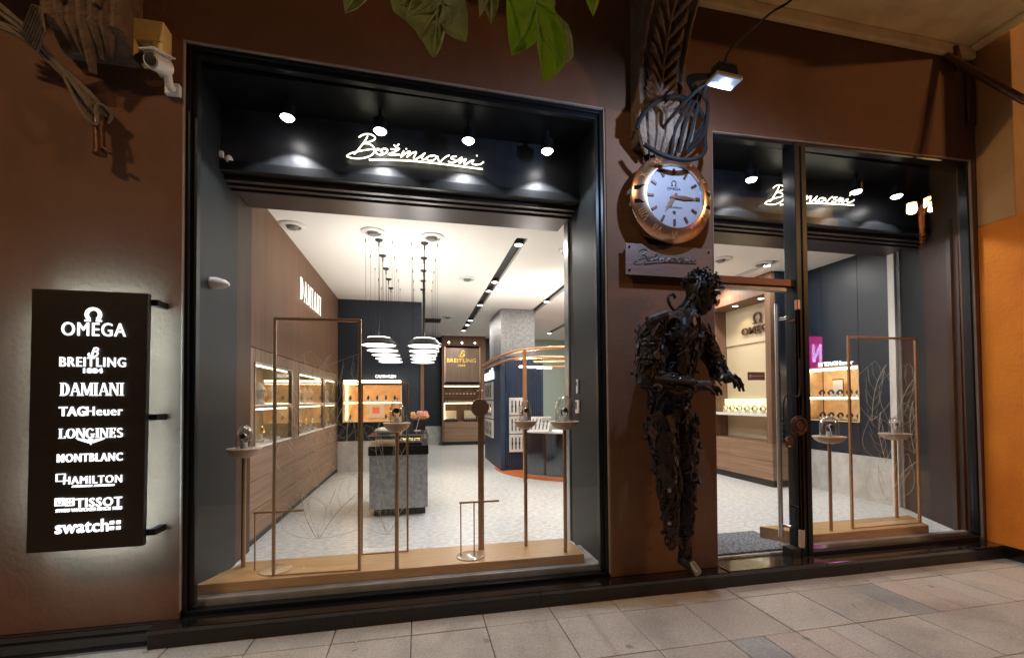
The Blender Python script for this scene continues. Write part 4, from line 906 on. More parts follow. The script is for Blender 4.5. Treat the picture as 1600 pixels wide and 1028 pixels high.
    hm_.obox(head + f * .085 + up * .022, f * .014, sd * .06, up * .012)                                   # brow
    hm_.tube([head + f * .092 + up * .015, head + f * .115 - up * .018, head + f * .098 - up * .03], [.010, .017, .010], 8)     # nose
    for q in (-.055, -.068): hm_.tube([head + f * .085 + up * q - sd * .03, head + f * .104 + up * q, head + f * .085 + up * q + sd * .03], .008, 6, smooth=3)   # lips
    for sg in (-1, 1):
        hm_.ball(head + f * .083 + sd * (sg * .034) + up * .002, .014, 8)
        c0_ = head + sd * (sg * .080) - f * .012 - up * .008; hm_.tube([c0_ + (f * math.cos(q) * .018 + up * math.sin(q) * .028) for q in [j * math.pi / 6 for j in range(13)]], .007, 6, caps=False)   # ears
        hm_.tube([head + sd * (sg * .07) - up * .03 - f * .02, head + sd * (sg * .062) + f * .02 - up * .085, head + f * .075 - up * .112], .011, 6, smooth=3)    # jaw bars
        for k in range(7): hm_.obox(head + sd * (sg * .066) + f * (.0 + .011 * k) - up * (.012 + .013 * (k % 4)), f * .012, sd * .004, up * .008)
    ho = part('head', hm_, SCRAP, T, smooth=True)
    hr = MB()
    for k in range(150):                                       # hair of bolts
        th = R.uniform(0, 2 * math.pi); ph = math.acos(R.uniform(.02, 1)); n_ = (f * math.cos(th) * math.sin(ph) + sd * math.sin(th) * math.sin(ph) + up * math.cos(ph)); n_ = (n_ - f * .22).normalized()
        b_ = head + up * .022 + n_ * .085; e_ = b_ + n_ * R.uniform(.018, .045) + V(R.uniform(-.01, .01), R.uniform(-.01, .01), R.uniform(-.005, .01)); hr.tube([b_, e_], .0048, 6); hr.tube([e_, e_ + n_ * .007], .009, 6)
    part('bolt_hair', hr, SCRAP, ho)
    sp = MB(); sp.ball(head + f * .128 - up * .012, .013, 8)
    for k in range(5): a_ = k * 1.256; sp.ball(head + f * .130 - up * .012 + (sd * math.cos(a_) + up * math.sin(a_)) * .015, .010, 6)
    part('salmon_nose', sp, SALMON, ho, smooth=True)
    limb('arm', [(shN, .072), ((shN + elN) / 2, .070), (elN, .058), ((elN + wrN) / 2, .052), (wrN, .038)], 240, .85,
         lambda m: [m.tube([shN + V(-.05, -.05, .02), shN + V(.06, -.06, .06)], .03, 10), m.tube([elN + V(.02, -.06, 0), wrN + V(-.02, -.045, .02)], .016, 8)] + [m.lathe([(.066, -.012), (.074, 0), (.066, .012)], shN + (elN - shN) * q, 18, cap=False) for q in (.28, .36, .62, .70)])
    limb('arm', [(shF, .066), (elF, .052), ((elF + wrF) / 2, .044), (wrF, .032)], 150, .75, lambda m: [m.tube([shF + V(.05, -.05, -.05), elF + V(.045, -.03, 0), wrF + V(.0, -.03, .04)], .007, 6, smooth=4)])
    def hand(name, w_, h_, d, dn, s):
        m = MB(); d = d.normalized(); sd_ = d.cross(dn).normalized(); dn = sd_.cross(d).normalized() * -1 if False else dn
        m.tube([w_, w_ + (h_ - w_) * .5, h_], [.03 * s, .036 * s, .032 * s], 12)
        for k, (ln, cu) in enumerate(((.085, .9), (.098, .75), (.092, .95), (.072, 1.15))):     # four fingers of different length, bent at the knuckles
            b_ = h_ + sd_ * ((k - 1.5) * .017 * s); p1_ = b_ + (d * math.cos(.25 * cu) + dn * math.sin(.25 * cu)) * ln * .42 * s
            p2_ = p1_ + (d * math.cos(.9 * cu) + dn * math.sin(.9 * cu)) * ln * .34 * s; p3_ = p2_ + (d * math.cos(1.45 * cu) + dn * math.sin(1.45 * cu)) * ln * .28 * s
            m.tube([b_, p1_, p2_, p3_], [.011 * s, .010 * s, .009 * s, .007 * s], 8)
            for q in (p1_, p2_): m.ball(q, .0115 * s, 7)
        b_ = w_ + (h_ - w_) * .45 + sd_ * -.03 * s; p1_ = b_ + (d * .7 + dn * .5 - sd_ * .5).normalized() * .042 * s; p2_ = p1_ + (d * .75 + dn * .75).normalized() * .038 * s
        m.tube([b_, p1_, p2_], [.013 * s, .011 * s, .008 * s], 8); m.ball(p1_, .0125 * s, 7)
        part(name, m, SCRAP, T, smooth=True)
    hand('hand', wrF, haF, V(.75, -.15, -.45), V(-.15, -.1, -1).normalized(), 1.1)
    hand('hand', wrN, haN, V(1, .1, 0), V(.1, 0, -1).normalized(), 1.0)
    limb('leg', [(hipN, .098), ((hipN + knN) / 2, .088), (knN, .062), ((knN + anN) / 2, .052), (anN, .03), (toN, .018)], 300, .95)
    def foot(m): m.tube([anF + V(-.02, .02, -.01), (anF + toF) / 2 + V(0, 0, .01), toF + V(.01, -.01, .004)], [.03, .036, .022], 10)
    limb('leg', [(hipF, .09), ((hipF + knF) / 2, .076), (knF, .056), ((knF + anF) / 2, .046), (anF + V(0, 0, .05), .034), (anF, .034)], 260, .9, foot)
    part('foot_tip', MB().tube([(anF + toF) / 2 + V(.005, -.005, .012), toF + V(.012, -.018, .008)], [.032, .024], 10), STEEL if False else mat('grey_foot_plate', (.26, .25, .24), .5, metal=.6), T, smooth=True)
statue()

# ================================================================== WINDOW DISPLAYS
pm = MB(); pm.hexa([V(-1.235, .132, .043), V(1.085, .118, .043), V(1.085, .469, .043), V(-1.10, .469, .043)], [V(-1.235, .132, .10), V(1.085, .118, .10), V(1.085, .47, .10), V(-1.10, .47, .10)])
P1 = solo('display_plinth', pm, OAK, 'long low oak plinth along the floor of the left window', 'plinth', bevel=.003)
pm = MB(); pm.hexa([V(2.935, .122, .006), V(4.05, .122, .006), V(4.24, .40, .006), V(2.70, .40, .006)], [V(2.935, .122, .10), V(4.05, .122, .10), V(4.24, .40, .10), V(2.70, .40, .10)])
P2 = solo('display_plinth', pm, OAK, 'shorter low oak plinth in the right window beside the door', 'plinth', bevel=.003)

def etched(m, A, R, W, H, seed, big=True):
    """a branching plant drawn in thin raised lines on a glass panel"""
    rr = random.Random(seed); U = Z1; N_ = R.cross(U) * .005
    def pt(u, v): return A + R * (max(.0, min(1, u)) * W) + U * (max(0, min(1, v)) * H) + N_
    def leaf_(u, v, a, ln, k):
        mid = [(u + math.sin(a + .25 * t * t) * ln * t * H / W, v + math.cos(a + .25 * t * t) * ln * t) for t in [i / 6 for i in range(7)]]
        m.tube([pt(*q) for q in mid], .0019, 4)
        for i in range(1, k):
            t = i / k; p = mid[min(6, int(t * 6))]; w_ = ln * .42 * math.sin(math.pi * min(1, t * .9 + .1))
            for sg in (-1, 1):
                b = a + sg * .75; m.tube([pt(*p), pt(p[0] + math.sin(b) * w_ * .5 * H / W, p[1] + math.cos(b) * w_ * .5), pt(p[0] + math.sin(b - sg * .3) * w_ * H / W, p[1] + math.cos(b - sg * .3) * w_)], .0007, 4)
        for sg in (-1, 1):
            m.tube([pt(u + (math.sin(a) * t * ln + sg * math.cos(a) * ln * .42 * math.sin(math.pi * t)) * H / W, v + math.cos(a) * t * ln - sg * math.sin(a) * ln * .42 * math.sin(math.pi * t)) for t in [i / 8 for i in range(9)]], .0009, 4)
    if big:
        for u, v, a, ln, k in ((.5, .10, -.5, .22, 8), (.52, .10, .55, .30, 9), (.5, .32, -.35, .28, 9), (.62, .50, .35, .40, 13), (.95, .36, -.25, .30, 10), (.30, .55, .1, .34, 10)): leaf_(u, v, a, ln, k)
    else:
        for u, v, a, ln, k in ((.55, .06, -.35, .30, 8), (.6, .06, .4, .34, 8), (.45, .42, -.3, .36, 9), (.7, .45, .35, .4, 10)): leaf_(u, v, a, ln, k)
def frame(A, Bp, zt, lb, seed, wd=.017, big=True, bot=True):
    A, Bp = Vector(A), Vector(Bp); R = (Bp - A).normalized(); W = (Bp - A).length; t = thing('etched_screen', lb, 'frame', (A + Bp) / 2, 'upright metal frames with etched glass')
    m = MB(); n = R.cross(Z1)
    for p in (A, Bp): m.obox(p + Z1 * ((zt - A.z) / 2 + .0005), R * (wd / 2), n * (wd / 2), Z1 * ((zt - A.z) / 2 - .0006))
    part('upright', m, BRASS, t, bevel=.0015)
    m = MB(); m.obox((A + Bp) / 2 + Z1 * (zt - A.z + wd / 2), R * (W / 2 + wd / 2), n * (wd / 2), Z1 * (wd / 2)); part('top_bar', m, BRASS, t, bevel=.0015)
    m = MB(); m.obox((A + Bp) / 2 + Z1 * ((zt - A.z) / 2 + .02), R * (W / 2 - wd * .5), n * .002, Z1 * ((zt - A.z) / 2 - .02)); g = part('glass_panel', m, SHEET, t)
    if bot: part('bottom_rail', MB().obox((A + Bp) / 2 + Z1 * .004, R * (W / 2 - wd / 2), n * .003, Z1 * .003), BRASS, t)
    e = MB(); etched(e, A + R * (wd * .6) + Z1 * .06, R, W - wd * 1.2, zt - A.z - .08, seed, big); part('etching', e, ETCH, g)
frame((-.842, .175, .10), (-.355, .155, .10), 1.62, 'tallest thin champagne metal frame with etched glass in the left window', 1)
frame((-.375, .43, .10), (-.075, .43, .10), 1.24, 'lower champagne metal frame with etched glass behind the bowl stand', 2, .013, False)
frame((3.36, .18, .10), (4.055, .19, .10), 1.615, 'wide champagne metal frame with etched glass in the right window', 3)

def bowl_stand(p, z, r, lb, lbc, lbw, h=.165, rb=.052):
    t = thing('display_stand', lb, 'display stand', p, 'slim display stands topped by half bowls'); p = Vector(p)
    part('pole', MB().cyl(p + V(0, 0, .001), V(p.x, p.y, z - .045), .0125, 14), BRASS, t, smooth=True)
    c = V(p.x, p.y, z)
    part('bowl', MB().lathe([(.016, -.048), (.03, -.047), (r * .62, -.036), (r * .87, -.018), (r, .004), (r * 1.02, .008), (r, .012), (r * .6, .008), (.001, .008)], c, 32), BOWL, t, smooth=True)
    k = thing('glass_cloche', lbc, 'glass cloche', c + V(0, 0, .009), 'small glass domes on the bowl stands')
    part('dome', MB().lathe([(rb, .0), (rb, h * .55)] + [(rb * math.cos(a), h * .55 + h * .45 * math.sin(a)) for a in [i * math.pi / 16 for i in range(1, 8)]] + [(.002, h)], c + V(0, 0, .009), 28, cap=False), DOME, k, smooth=True)
    part('knob', MB().ball(c + V(0, 0, .009 + h + .007), .008, 10), DOME, k, smooth=True)
    part('rim', MB().lathe([(rb - .003, 0), (rb + .001, 0), (rb + .001, .004), (rb - .003, .004)], c + V(0, 0, .009), 28, cap=False), CHROME, k, smooth=True)
    w = thing('watch', lbw, 'watch', c + V(0, 0, .009), 'wristwatches under the glass domes'); b = c + V(0, 0, .009)
    part('cushion', MB().cyl(b + V(0, 0, .0005), b + V(0, 0, .035), .022, 16, r1=.018), WHITEP, w, smooth=True)
    part('strap', MB().tube([b + V(math.cos(q) * .023, .0, .062 + math.sin(q) * .028) for q in [math.radians(x) for x in range(-60, 241, 25)]], .0062, 6), CHROME, w, smooth=True)
    part('case', MB().lathe([(.001, -.012), (.017, -.012), (.019, -.004), (.017, .004)], b + V(0, -.012, .078), 18, 'y'), CHROME, w, smooth=True)
    part('dial', MB().lathe([(.0005, -.014), (.013, -.014), (.013, -.0125)], b + V(0, -.012, .078), 16, 'y'), BLACK, w)
bs = [((-1.076, .377), .828, .098, 'bowl display stand nearest the left jamb'), ((-.133, .13), .985, .082, 'bowl display stand in front of the reception counter'), ((.745, .37), .972, .08, 'bowl display stand before the navy kiosk'),
      ((.975, .181), .975, .098, 'bowl display stand close to the right jamb with the keypad'), ((3.15, .174), .825, .112, 'bowl display stand beside the dark mullion in the right window'), ((4.045, .36), .815, .115, 'bowl display stand before the white wall edge in the right window')]
dome = [(.15, .047), (.145, .044), (.155, .042), (.18, .062), (.16, .065), (.14, .05)]
for ((x, y), z, r, lb), (h, rb) in zip(bs, dome):
    s = lb.replace('bowl display stand', '').strip()
    bowl_stand((x, y, .10), z, r, lb + ' with blush bowl', 'glass dome on the bowl ' + s, 'steel watch under the glass dome ' + s, h, rb)

def necklace_stand(p, z, x0, x1, legs, lb):
    t = thing('necklace_stand', lb, 'jewellery stand', p, 'thin wire jewellery stands'); p = Vector(p)
    part('base', MB().lathe([(.092, .0005), (.092, .006), (.0895, .007), (.001, .007)], p, 36), mat('clear_base', (.5, .36, .22), .15, coat=.5) if 'clear_base' not in MATS else MATS['clear_base'], t, smooth=True)
    m = MB()
    for lx, ly in legs: m.cyl(V(lx, ly, p.z + .007), V(lx, ly, z), .0042, 8)
    part('leg', m, BRASS, t, smooth=True)
    part('top_bar', MB().bar(V(x0, p.y, z + .004), V(x1, p.y, z + .004), .012, .012), BRASS, t, bevel=.001)
necklace_stand((.335, .245, .10), .452, .262, .530, ((.272, .245), (.36, .245)), 'thin wire jewellery stand near the disc topped post')
necklace_stand((-.86, .27, .10), .452, -.985, -.70, ((-.975, .27), (-.87, .27)), 'thin wire jewellery stand at the foot of the tallest frame')
t = thing('disc_stand', 'flat champagne metal post topped by a round disc', 'display stand', (.42, .36, .10))
part('post', MB().box(.403, .443, .352, .366, .101, 1.03), BRASS, t, bevel=.001)
part('disc', MB().lathe([(.001, -.006), (.062, -.006), (.063, 0), (.062, .006), (.001, .006)], (.416, .346, 1.08), 36, 'y'), BRASS, t, smooth=True)
part('finial', MB().cyl((.416, .346, 1.142), (.416, .346, 1.25), .006, 8).cyl((.395, .346, 1.20), (.437, .346, 1.20), .005, 8), ROSE, t, smooth=True)

# ================================================================== WALNUT WALL CABINET WITH LIT NICHES
WC = thing('walnut_wall_cabinet', 'long walnut wall cabinet with rows of lit niches and glowing letters', 'cabinet', (-1.3, 2.8, 0))
XF = -1.26
def cells(yb, zb, holes, m, z_mat):
    mb = MB()
    for i in range(len(yb) - 1):
        for j in range(len(zb) - 1):
            if (i, j) in holes: continue
            mb.box(XF - .03, XF, yb[i], yb[i + 1], zb[j], zb[j + 1])
    part(m, mb, z_mat, WC)
NY = [1.006, 1.11, 2.12, 2.40, 3.63, 3.72, 4.66, 4.70]
cells([1.006, 4.70], [1.558, 2.768], set(), 'upper_panel', WALNUT_V)
cells(NY, [.75, .77, 1.075, 1.108, 1.435, 1.552], {(i, j) for i in (1, 3, 5) for j in (1, 3)}, 'middle_panel', WALNUT_LIT)
m = MB(); ys = [1.006, 2.25, 3.5, 4.70]
for i in range(3):
    for a, b in ((.07, .28), (.285, .51), (.515, .748)): m.box(XF - .03, XF, ys[i] + (.003 if i else 0), ys[i + 1], a, b)
part('drawer_front', m, WALNUT_H, WC, bevel=.0015)
part('kick_board', MB().box(XF - .06, XF - .03, 1.006, 4.70, 0, .07), BLACK, WC)
part('end_panel', MB().box(-1.60, XF - .001, 4.701, 4.728, 0, 2.768), WALNUT_V, WC)
part('back_board', MB().box(XF - .06, XF - .035, 1.006, 4.70, .07, 2.768), BLACK, WC) if False else None
wk = 0
for i, (y0, y1) in enumerate(((1.11, 2.12), (2.40, 3.63), (3.72, 4.66))):
    for j, (z0, z1) in enumerate(((.77, 1.075), (1.108, 1.435))):
        d = .26; m = MB()
        m.box(XF - d - .01, XF - d, y0, y1, z0, z1); m.box(XF - d, XF - .031, y0 - .01, y0, z0, z1); m.box(XF - d, XF - .031, y1, y1 + .01, z0, z1); m.box(XF - d, XF - .031, y0, y1, z1, z1 + .01)
        nk = part('niche', m, LINEN, WC)
        part('niche_floor', MB().box(XF - d, XF + .004, y0, y1, z0 - .012, z0 + .001), WHITE, nk)
        part('niche_frame', MB().box(XF - .02, XF + .008, y0 - .02, y0, z0, z1 + .012).box(XF - .02, XF + .008, y1, y1 + .02, z0, z1 + .012).box(XF - .02, XF + .008, y0, y1, z1, z1 + .012), SILL, nk)
        part('led_strip', MB().box(XF - .05, XF - .035, y0 + .02, y1 - .02, z1 - .012, z1 - .002), CREAMSTRIP, nk)
        n = 4 if i == 1 else 3
        m2 = MB()
        for k in range(1, n):
            yy = y0 + (y1 - y0) * k / n; m2.box(XF - d + .002, XF - d + .012, yy - .012, yy + .012, z0 + .005, z1 - .015)
        part('divider', m2, WHITE, nk)
        part('niche_glass', MB().box(XF - .012, XF - .008, y0, y1, z0, z1), SHEET, nk)
        for k in range(n):
            yy = y0 + (y1 - y0) * (k + .5) / n; t = thing('jewel_display', ['white stand with gold ring, lower niches, %s', 'white bust with gilt chain, upper niches, %s'][j] % [['nearest the window', 'second from the window', 'third from the window'], ['first of the middle bay', 'second of the middle bay', 'third of the middle bay', 'last of the middle bay'], ['first of the far bay', 'middle of the far bay', 'farthest of all']][i][k], 'jewellery display', (XF - .12, yy, z0), 'jewellery displays in the niches')
            if j == 0:
                part('stand', MB().box(XF - .17, XF - .07, yy - .06, yy + .06, z0 + .001, z0 + .025).cyl((XF - .12, yy, z0 + .025), (XF - .12, yy, z0 + .075), .02, 12), WHITEP, t, bevel=.003)
                part('ring', MB().tube([V(XF - .10, yy + .035 * math.cos(q), z0 + .11 + .035 * math.sin(q)) for q in [s * math.pi / 8 for s in range(17)]], .008, 6), GOLD, t, smooth=True)
            else:
                part('bust', MB().lathe([(.045, 0.001), (.05, .012), (.02, .05), (.032, .10), (.05, .13), (.03, .16), (.02, .19)], (XF - .13, yy, z0), 16), WHITEP, t, smooth=True)
                part('chain', MB().tube([V(XF - .08 + .0, yy + .035 * math.cos(q), z0 + .13 + .055 * math.sin(q)) for q in [math.pi + s * math.pi / 8 for s in range(9)]], .006, 6), GOLD, t, smooth=True)
lt = MB(); serif_text(lt, 'DAMIANI', V(XF + .012, 2.385, 2.24), Y1, Z1, 1.06, .235, .004, .32); part('lettering', lt, WLETTER, WC)

# ================================================================== WATCH WALL UNITS
def little_watch(p, R, N_, s, lb, grp, m1=CHROME, m2=STRAP):
    """a watch upright on a small cushion, facing along N_"""
    p, R, N_ = Vector(p), Vector(R), Vector(N_); t = thing('watch', lb, 'watch', p, grp)
    part('cushion', MB().obox(p + Z1 * (s * .5 + .001), R * (s * .55), N_ * (s * .5), Z1 * (s * .5)), WHITEP, t, bevel=s * .15)
    q = p + Z1 * (s * 1.25) + N_ * (s * .2); part('strap', MB().tube([q + (Z1 * math.cos(a) + N_ * math.sin(a)) * (s * .75) - N_ * s * .3 for a in [math.pi * k / 6 for k in range(13)]], s * .26, 6), m2, t, smooth=True)
    part('case', MB().tube([q + N_ * (s * .42), q + N_ * (s * .62)], s * .42, 14), m1, t, smooth=True)
    return t
CK = thing('wall_display_case', 'lit amber wall display case under white letters on the navy back wall', 'display case', (-.71, 4.6, .8))
m = MB(); x0, x1, z0, z1, yb, yf = -1.15, -.268, .80, 1.42, 4.742, 4.50
m.box(x0, x1, yb - .02, yb, z0, z1); m.box(x0, x0 + .018, yf, yb - .021, z0, z1); m.box(x1 - .018, x1, yf, yb - .021, z0, z1); m.box(x0 + .019, x1 - .019, yf, yb - .021, z0, z0 + .02); m.box(x0 + .019, x1 - .019, yf, yb - .021, z1 - .02, z1)
part('cabinet', m, AMBER, CK, bevel=.002)
part('shelf', MB().box(x0 + .02, x1 - .02, yf + .02, yb - .022, 1.105, 1.12), AMBER, CK)
part('led_strip', MB().box(x0 + .01, x1 - .01, yf - .004, yf + .01, z1 - .001, z1 + .03), CREAMSTRIP, CK)
part('led_strip', MB().box(x0 + .02, x1 - .02, yf + .01, yf + .02, 1.094, 1.104).box(x0 + .02, x0 + .028, yb - .04, yb - .022, z0 + .03, z1 - .04).box(x0 + .02, x1 - .02, yf + .02, yf + .03, z1 - .032, z1 - .022), WARMSTRIP, CK)
part('picture', MB().box(-.78, -.55, yb - .035, yb - .022, .86, 1.08), WHITE, CK); part('picture_print', MB().box(-.73, -.62, yb - .038, yb - .0355, .93, 1.03), SALMON, CK)
part('lettering', MB().text('CALVIN KLEIN', (-.69, 4.748, 1.505), X1, Z1, .325, .05, .02, .015), LETTER, CK)
for k in range(6):
    little_watch((-1.05 + .135 * k, 4.60, 1.1205), X1, (0, -1, 0), .045, 'small watch on the upper shelf of the lit case under the white letters', 'watches on the shelf of the lit case')
    if k not in (2, 3): little_watch((-1.05 + .135 * k, 4.60, .8205), X1, (0, -1, 0), .045, 'small watch on the floor of the lit case under the white letters', 'watches on the floor of the lit case', GOLD)

BT = thing('watch_wall_unit', 'tall walnut wall unit with gold lettering and lit watch shelves at the far end', 'wall unit', (1.13, 8.6, 0))
x0, x1, yf, yb = .57, 1.69, 8.50, 8.845; m = MB()
m.box(x0, x0 + .06, yf, yb, .09, 2.768); m.box(x1 - .13, x1, yf, yb, .09, 2.768); m.box(x0 + .061, x1 - .131, yf, yb, 2.52, 2.768); m.box(x0 + .061, x1 - .131, yb - .03, yb, .09, 2.52)
part('carcass', m, WALNUT_V, BT)
part('drawer_front', MB().box(x0 + .061, x1 - .131, yf, yb - .031, .09, .34).box(x0 + .061, x1 - .131, yf, yb - .031, .345, .585), WALNUT_H, BT, bevel=.002)
part('kick_board', MB().box(x0 + .02, x1 - .02, yf + .03, yb, 0, .089), BLACK, BT)
part('shelf', MB().box(x0 + .061, x1 - .131, yf + .02, yb - .031, 1.07, 1.10).box(x0 + .061, x1 - .131, yf + .005, yb - .031, 1.50, 1.56), WALNUT_D, BT)
part('sign_panel', MB().box(x0 + .09, x1 - .16, yf + .05, yf + .07, 1.60, 2.47), mat('bronzed_sign_panel', (.20, .14, .10), .3, metal=.4, var=2, stretch=(8, 8, .5)), BT, bevel=.003)
part('panel_edge', MB().box(x0 + .068, x0 + .089, yf + .02, yf + .07, 1.58, 2.50).box(x1 - .159, x1 - .138, yf + .02, yf + .07, 1.58, 2.50), ROSE, BT)
lt = MB(); lt.text('BREITLING', (.70, yf + .049, 2.10), X1, Z1, .74, .10, .012, .01, space=1.1); lt.text('1884', (.98, yf + .049, 1.99), X1, Z1, .19, .06, .012, .01); script_B(lt, V(1.07, yf + .045, 2.32), X1, Z1, .085, .013); part('lettering', lt, GOLDL, BT)
part('led_strip', MB().box(x0 + .065, x1 - .135, yf + .015, yf + .03, 1.485, 1.499).box(x0 + .065, x1 - .135, yf + .03, yf + .045, 1.055, 1.069).box(x0 + .064, x0 + .075, yf + .1, yf + .12, .60, 1.05), WARMSTRIP, BT)
for k in range(3):
    xx = .75 + .33 * k; part('downlight', MB().cyl((xx, yf - .003, 2.60), (xx, yf + .02, 2.60), .022, 14), DOWNE, BT)
    lamp('wall_unit_light', 'SPOT', (xx, yf - .06, 2.62), 2.2, (1, .85, .65), (xx, yf + .06, 1.8), spot_size=math.radians(60), spot_blend=.6, shadow_soft_size=.02)
for k in range(12): little_watch((.68 + .07 * k, yf + .08, 1.1005), X1, (0, -1, 0), .033, 'watch in the long row on the middle shelf of the far walnut unit', 'watches on the far walnut unit', GOLD)
for k in range(9): little_watch((.69 + .09 * k, yf + .14, 1.285), X1, (0, -1, 0), .033, 'watch in the raised row under the warm strip of the far walnut unit', 'watches on the raised rail of the far walnut unit', CHROME)
part('watch_rail', MB().box(x0 + .07, x1 - .14, yf + .11, yf + .17, 1.262, 1.284), WALNUT_D, BT)
for xx, lb in ((.80, 'left black cushion tray with pale watches in the far walnut unit'), (1.30, 'black cushion tray with pale watches, half hidden by the disc post')):
    t = thing('watch_tray', lb, 'tray', (xx, yf + .1, .586), 'cushion trays on the far walnut unit'); part('tray', MB().box(xx - .17, xx + .17, yf + .02, yf + .2, .586, .65), BLACK, t, bevel=.006)
    m = MB()
    for k in range(4): m.ball((xx - .10 + .065 * k, yf + .10, .672), .024, 10, (1, 1, .8))
    part('watch_head', m, CHROME, t, smooth=True); part('card', MB().box(xx - .15, xx + .15, yf + .20, yf + .21, .65, .87), CREAM, t)

# shelf niche in the right wall
TG = thing('shelf_niche', 'lit amber two shelf niche with white letters on top in the navy right wall', 'display case', (4.9, 1.71, .87))
m = MB(); d = .22
m.box(4.90 + d, 4.90 + d + .015, YA, YB, ZA, ZB); m.box(4.89, 4.90 + d, YA, YA + .015, ZA, ZB); m.box(4.89, 4.90 + d, YB - .015, YB, ZA, ZB); m.box(4.885, 4.90 + d, YA, YB, ZA - .014, ZA); m.box(4.885, 4.90 + d, YA, YB, ZB, ZB + .014)
part('cabinet', m, AMBER, TG)
part('shelf', MB().box(4.89, 4.90 + d, YA + .016, YB - .016, 1.135, 1.148), WHITE, TG)
part('led_strip', MB().box(4.886, 4.899, YA + .02, YB - .02, ZB - .03, ZB - .012).box(4.884, 4.8895, YA + .02, YB - .02, 1.135, 1.148), CREAMSTRIP, TG)
part('led_strip', MB().box(4.92, 4.935, YA + .02, YB - .02, ZB - .012, ZB - .002).box(4.90, 4.912, YA + .02, YB - .02, 1.123, 1.1345), WARMSTRIP, TG)
lt = MB(); lt.text('TAG', (4.889, 1.80, 1.525), -Y1, Z1, .17, .052, .015, .02); lt.text('Heuer', (4.889, 1.625, 1.525), -Y1, Z1, .20, .05, .015, .01)
for yy in (1.845,): lt.obox((4.882, yy, 1.55), V(.007, 0, 0), V(0, .025, 0), V(0, 0, .024))
part('lettering', lt, LETTER, TG)
for k in range(5):
    for z, s in ((1.1485, 'upper'), (.8705, 'lower')):
        little_watch((4.99, 1.45 + .12 * k, z), -Y1, (-1, 0, 0), .042, 'watch on the %s shelf of the amber niche in the right wall' % s, 'watches on the %s shelf of the right niche' % s, GOLD if k % 2 else CHROME)
t = thing('picture_card', 'gold edged white picture card on the upper shelf of the right niche', 'picture card', (5.05, 1.76, 1.1485)); part('card', MB().box(5.05, 5.06, 1.70, 1.83, 1.149, 1.36), WHITE, t); part('card_edge', MB().box(5.046, 5.0495, 1.69, 1.70, 1.149, 1.37).box(5.046, 5.0495, 1.701, 1.84, 1.36, 1.37), GOLD, t)

# niche cabinet seen through the door
OM = thing('showcase_cabinet', 'walnut showcase cabinet with cream lit niche and dark letters behind the door', 'cabinet', (4.65, 2.9, 0))
y0, y1 = 2.10, 3.95; m = MB(); m.box(4.40, 4.88, y0, y0 + .09, .56, 2.62); m.box(4.40, 4.88, y1, y1 + .08, .56, 2.62); m.box(4.40, 4.88, y0, y1 + .08, 2.52, 2.768) if False else m.box(4.40, 4.88, y0 + .091, y1 - .001, 2.50, 2.62); m.box(4.44, 4.88, 3.40, 3.95 - .001, .56, 2.499)
part('carcass', m, WALNUT_V, OM, bevel=.002)
part('cornice', MB().box(4.42, 4.88, y0, y1 + .08, 2.621, 2.768), WALNUT_V, OM)
m = MB()
for a, b in ((2.10, 2.9), (2.904, 3.6), (3.604, 4.03)):
    for c_, e_ in ((.09, .325), (.33, .555)): m.box(4.40, 4.42, a, b, c_, e_)
part('drawer_front', m, WALNUT_H, OM, bevel=.0015)
part('base', MB().box(4.421, 4.88, y0 + .001, y1 + .08, .09, .559), WALNUT_H, OM); part('kick_board', MB().box(4.43, 4.88, y0 + .03, y1, 0, .089), BLACK, OM)
part('side_cladding', MB().box(4.47, 4.885, y0 - .012, y0 - .001, .56, 2.768), NAVY, OM)
part('niche_back', MB().box(4.78, 4.80, y0 + .091, 3.399, .56, 2.10).box(4.77, 4.80, y0 + .091, 3.399, 2.11 - .16, 2.499), CREAM, OM)
part('niche_seam', MB().box(4.766, 4.7695, y0 + .091, 3.399, 1.942, 1.9495), BRASS, OM)
lt = MB(); lt.text('OMEGA', (4.752, 3.02, 2.075), -Y1, Z1, .62, .105, .02, .02); omega(lt, V(4.752, 2.71, 2.285), -Y1, Z1, .085, .02, .11); part('lettering', lt, BRONZE, OM)
for yy in (2.45, 2.95):
    part('downlight', MB().lathe([(.001, -.003), (.03, -.002), (.036, .0)], (4.58, yy, 2.499), 16), DOWNE, OM)
    lamp('niche_light', 'SPOT', (4.58, yy, 2.48), 7, (1, .82, .55), (4.66, yy, 1.5), spot_size=math.radians(100), spot_blend=.6, shadow_soft_size=.03)
part('vitrine_floor', MB().box(4.42, 4.78, y0 + .10, 3.39, .90, .93), WHITE, OM)
part('vitrine_light', MB().box(4.72, 4.772, y0 + .10, 3.39, .945, 1.135), emission('lit_vitrine_back', (1, .90, .55), 1.15), OM)
part('vitrine_glass', MB().box(4.425, 4.429, y0 + .10, 3.39, .931, 1.16), SHEET, OM)
for k in range(7): little_watch((4.58, 2.30 + .15 * k, .9305), -Y1, (-1, 0, 0), .05, 'gilt watch in the bright vitrine of the cream niche behind the door', 'watches in the bright vitrine', GOLD, GOLD)

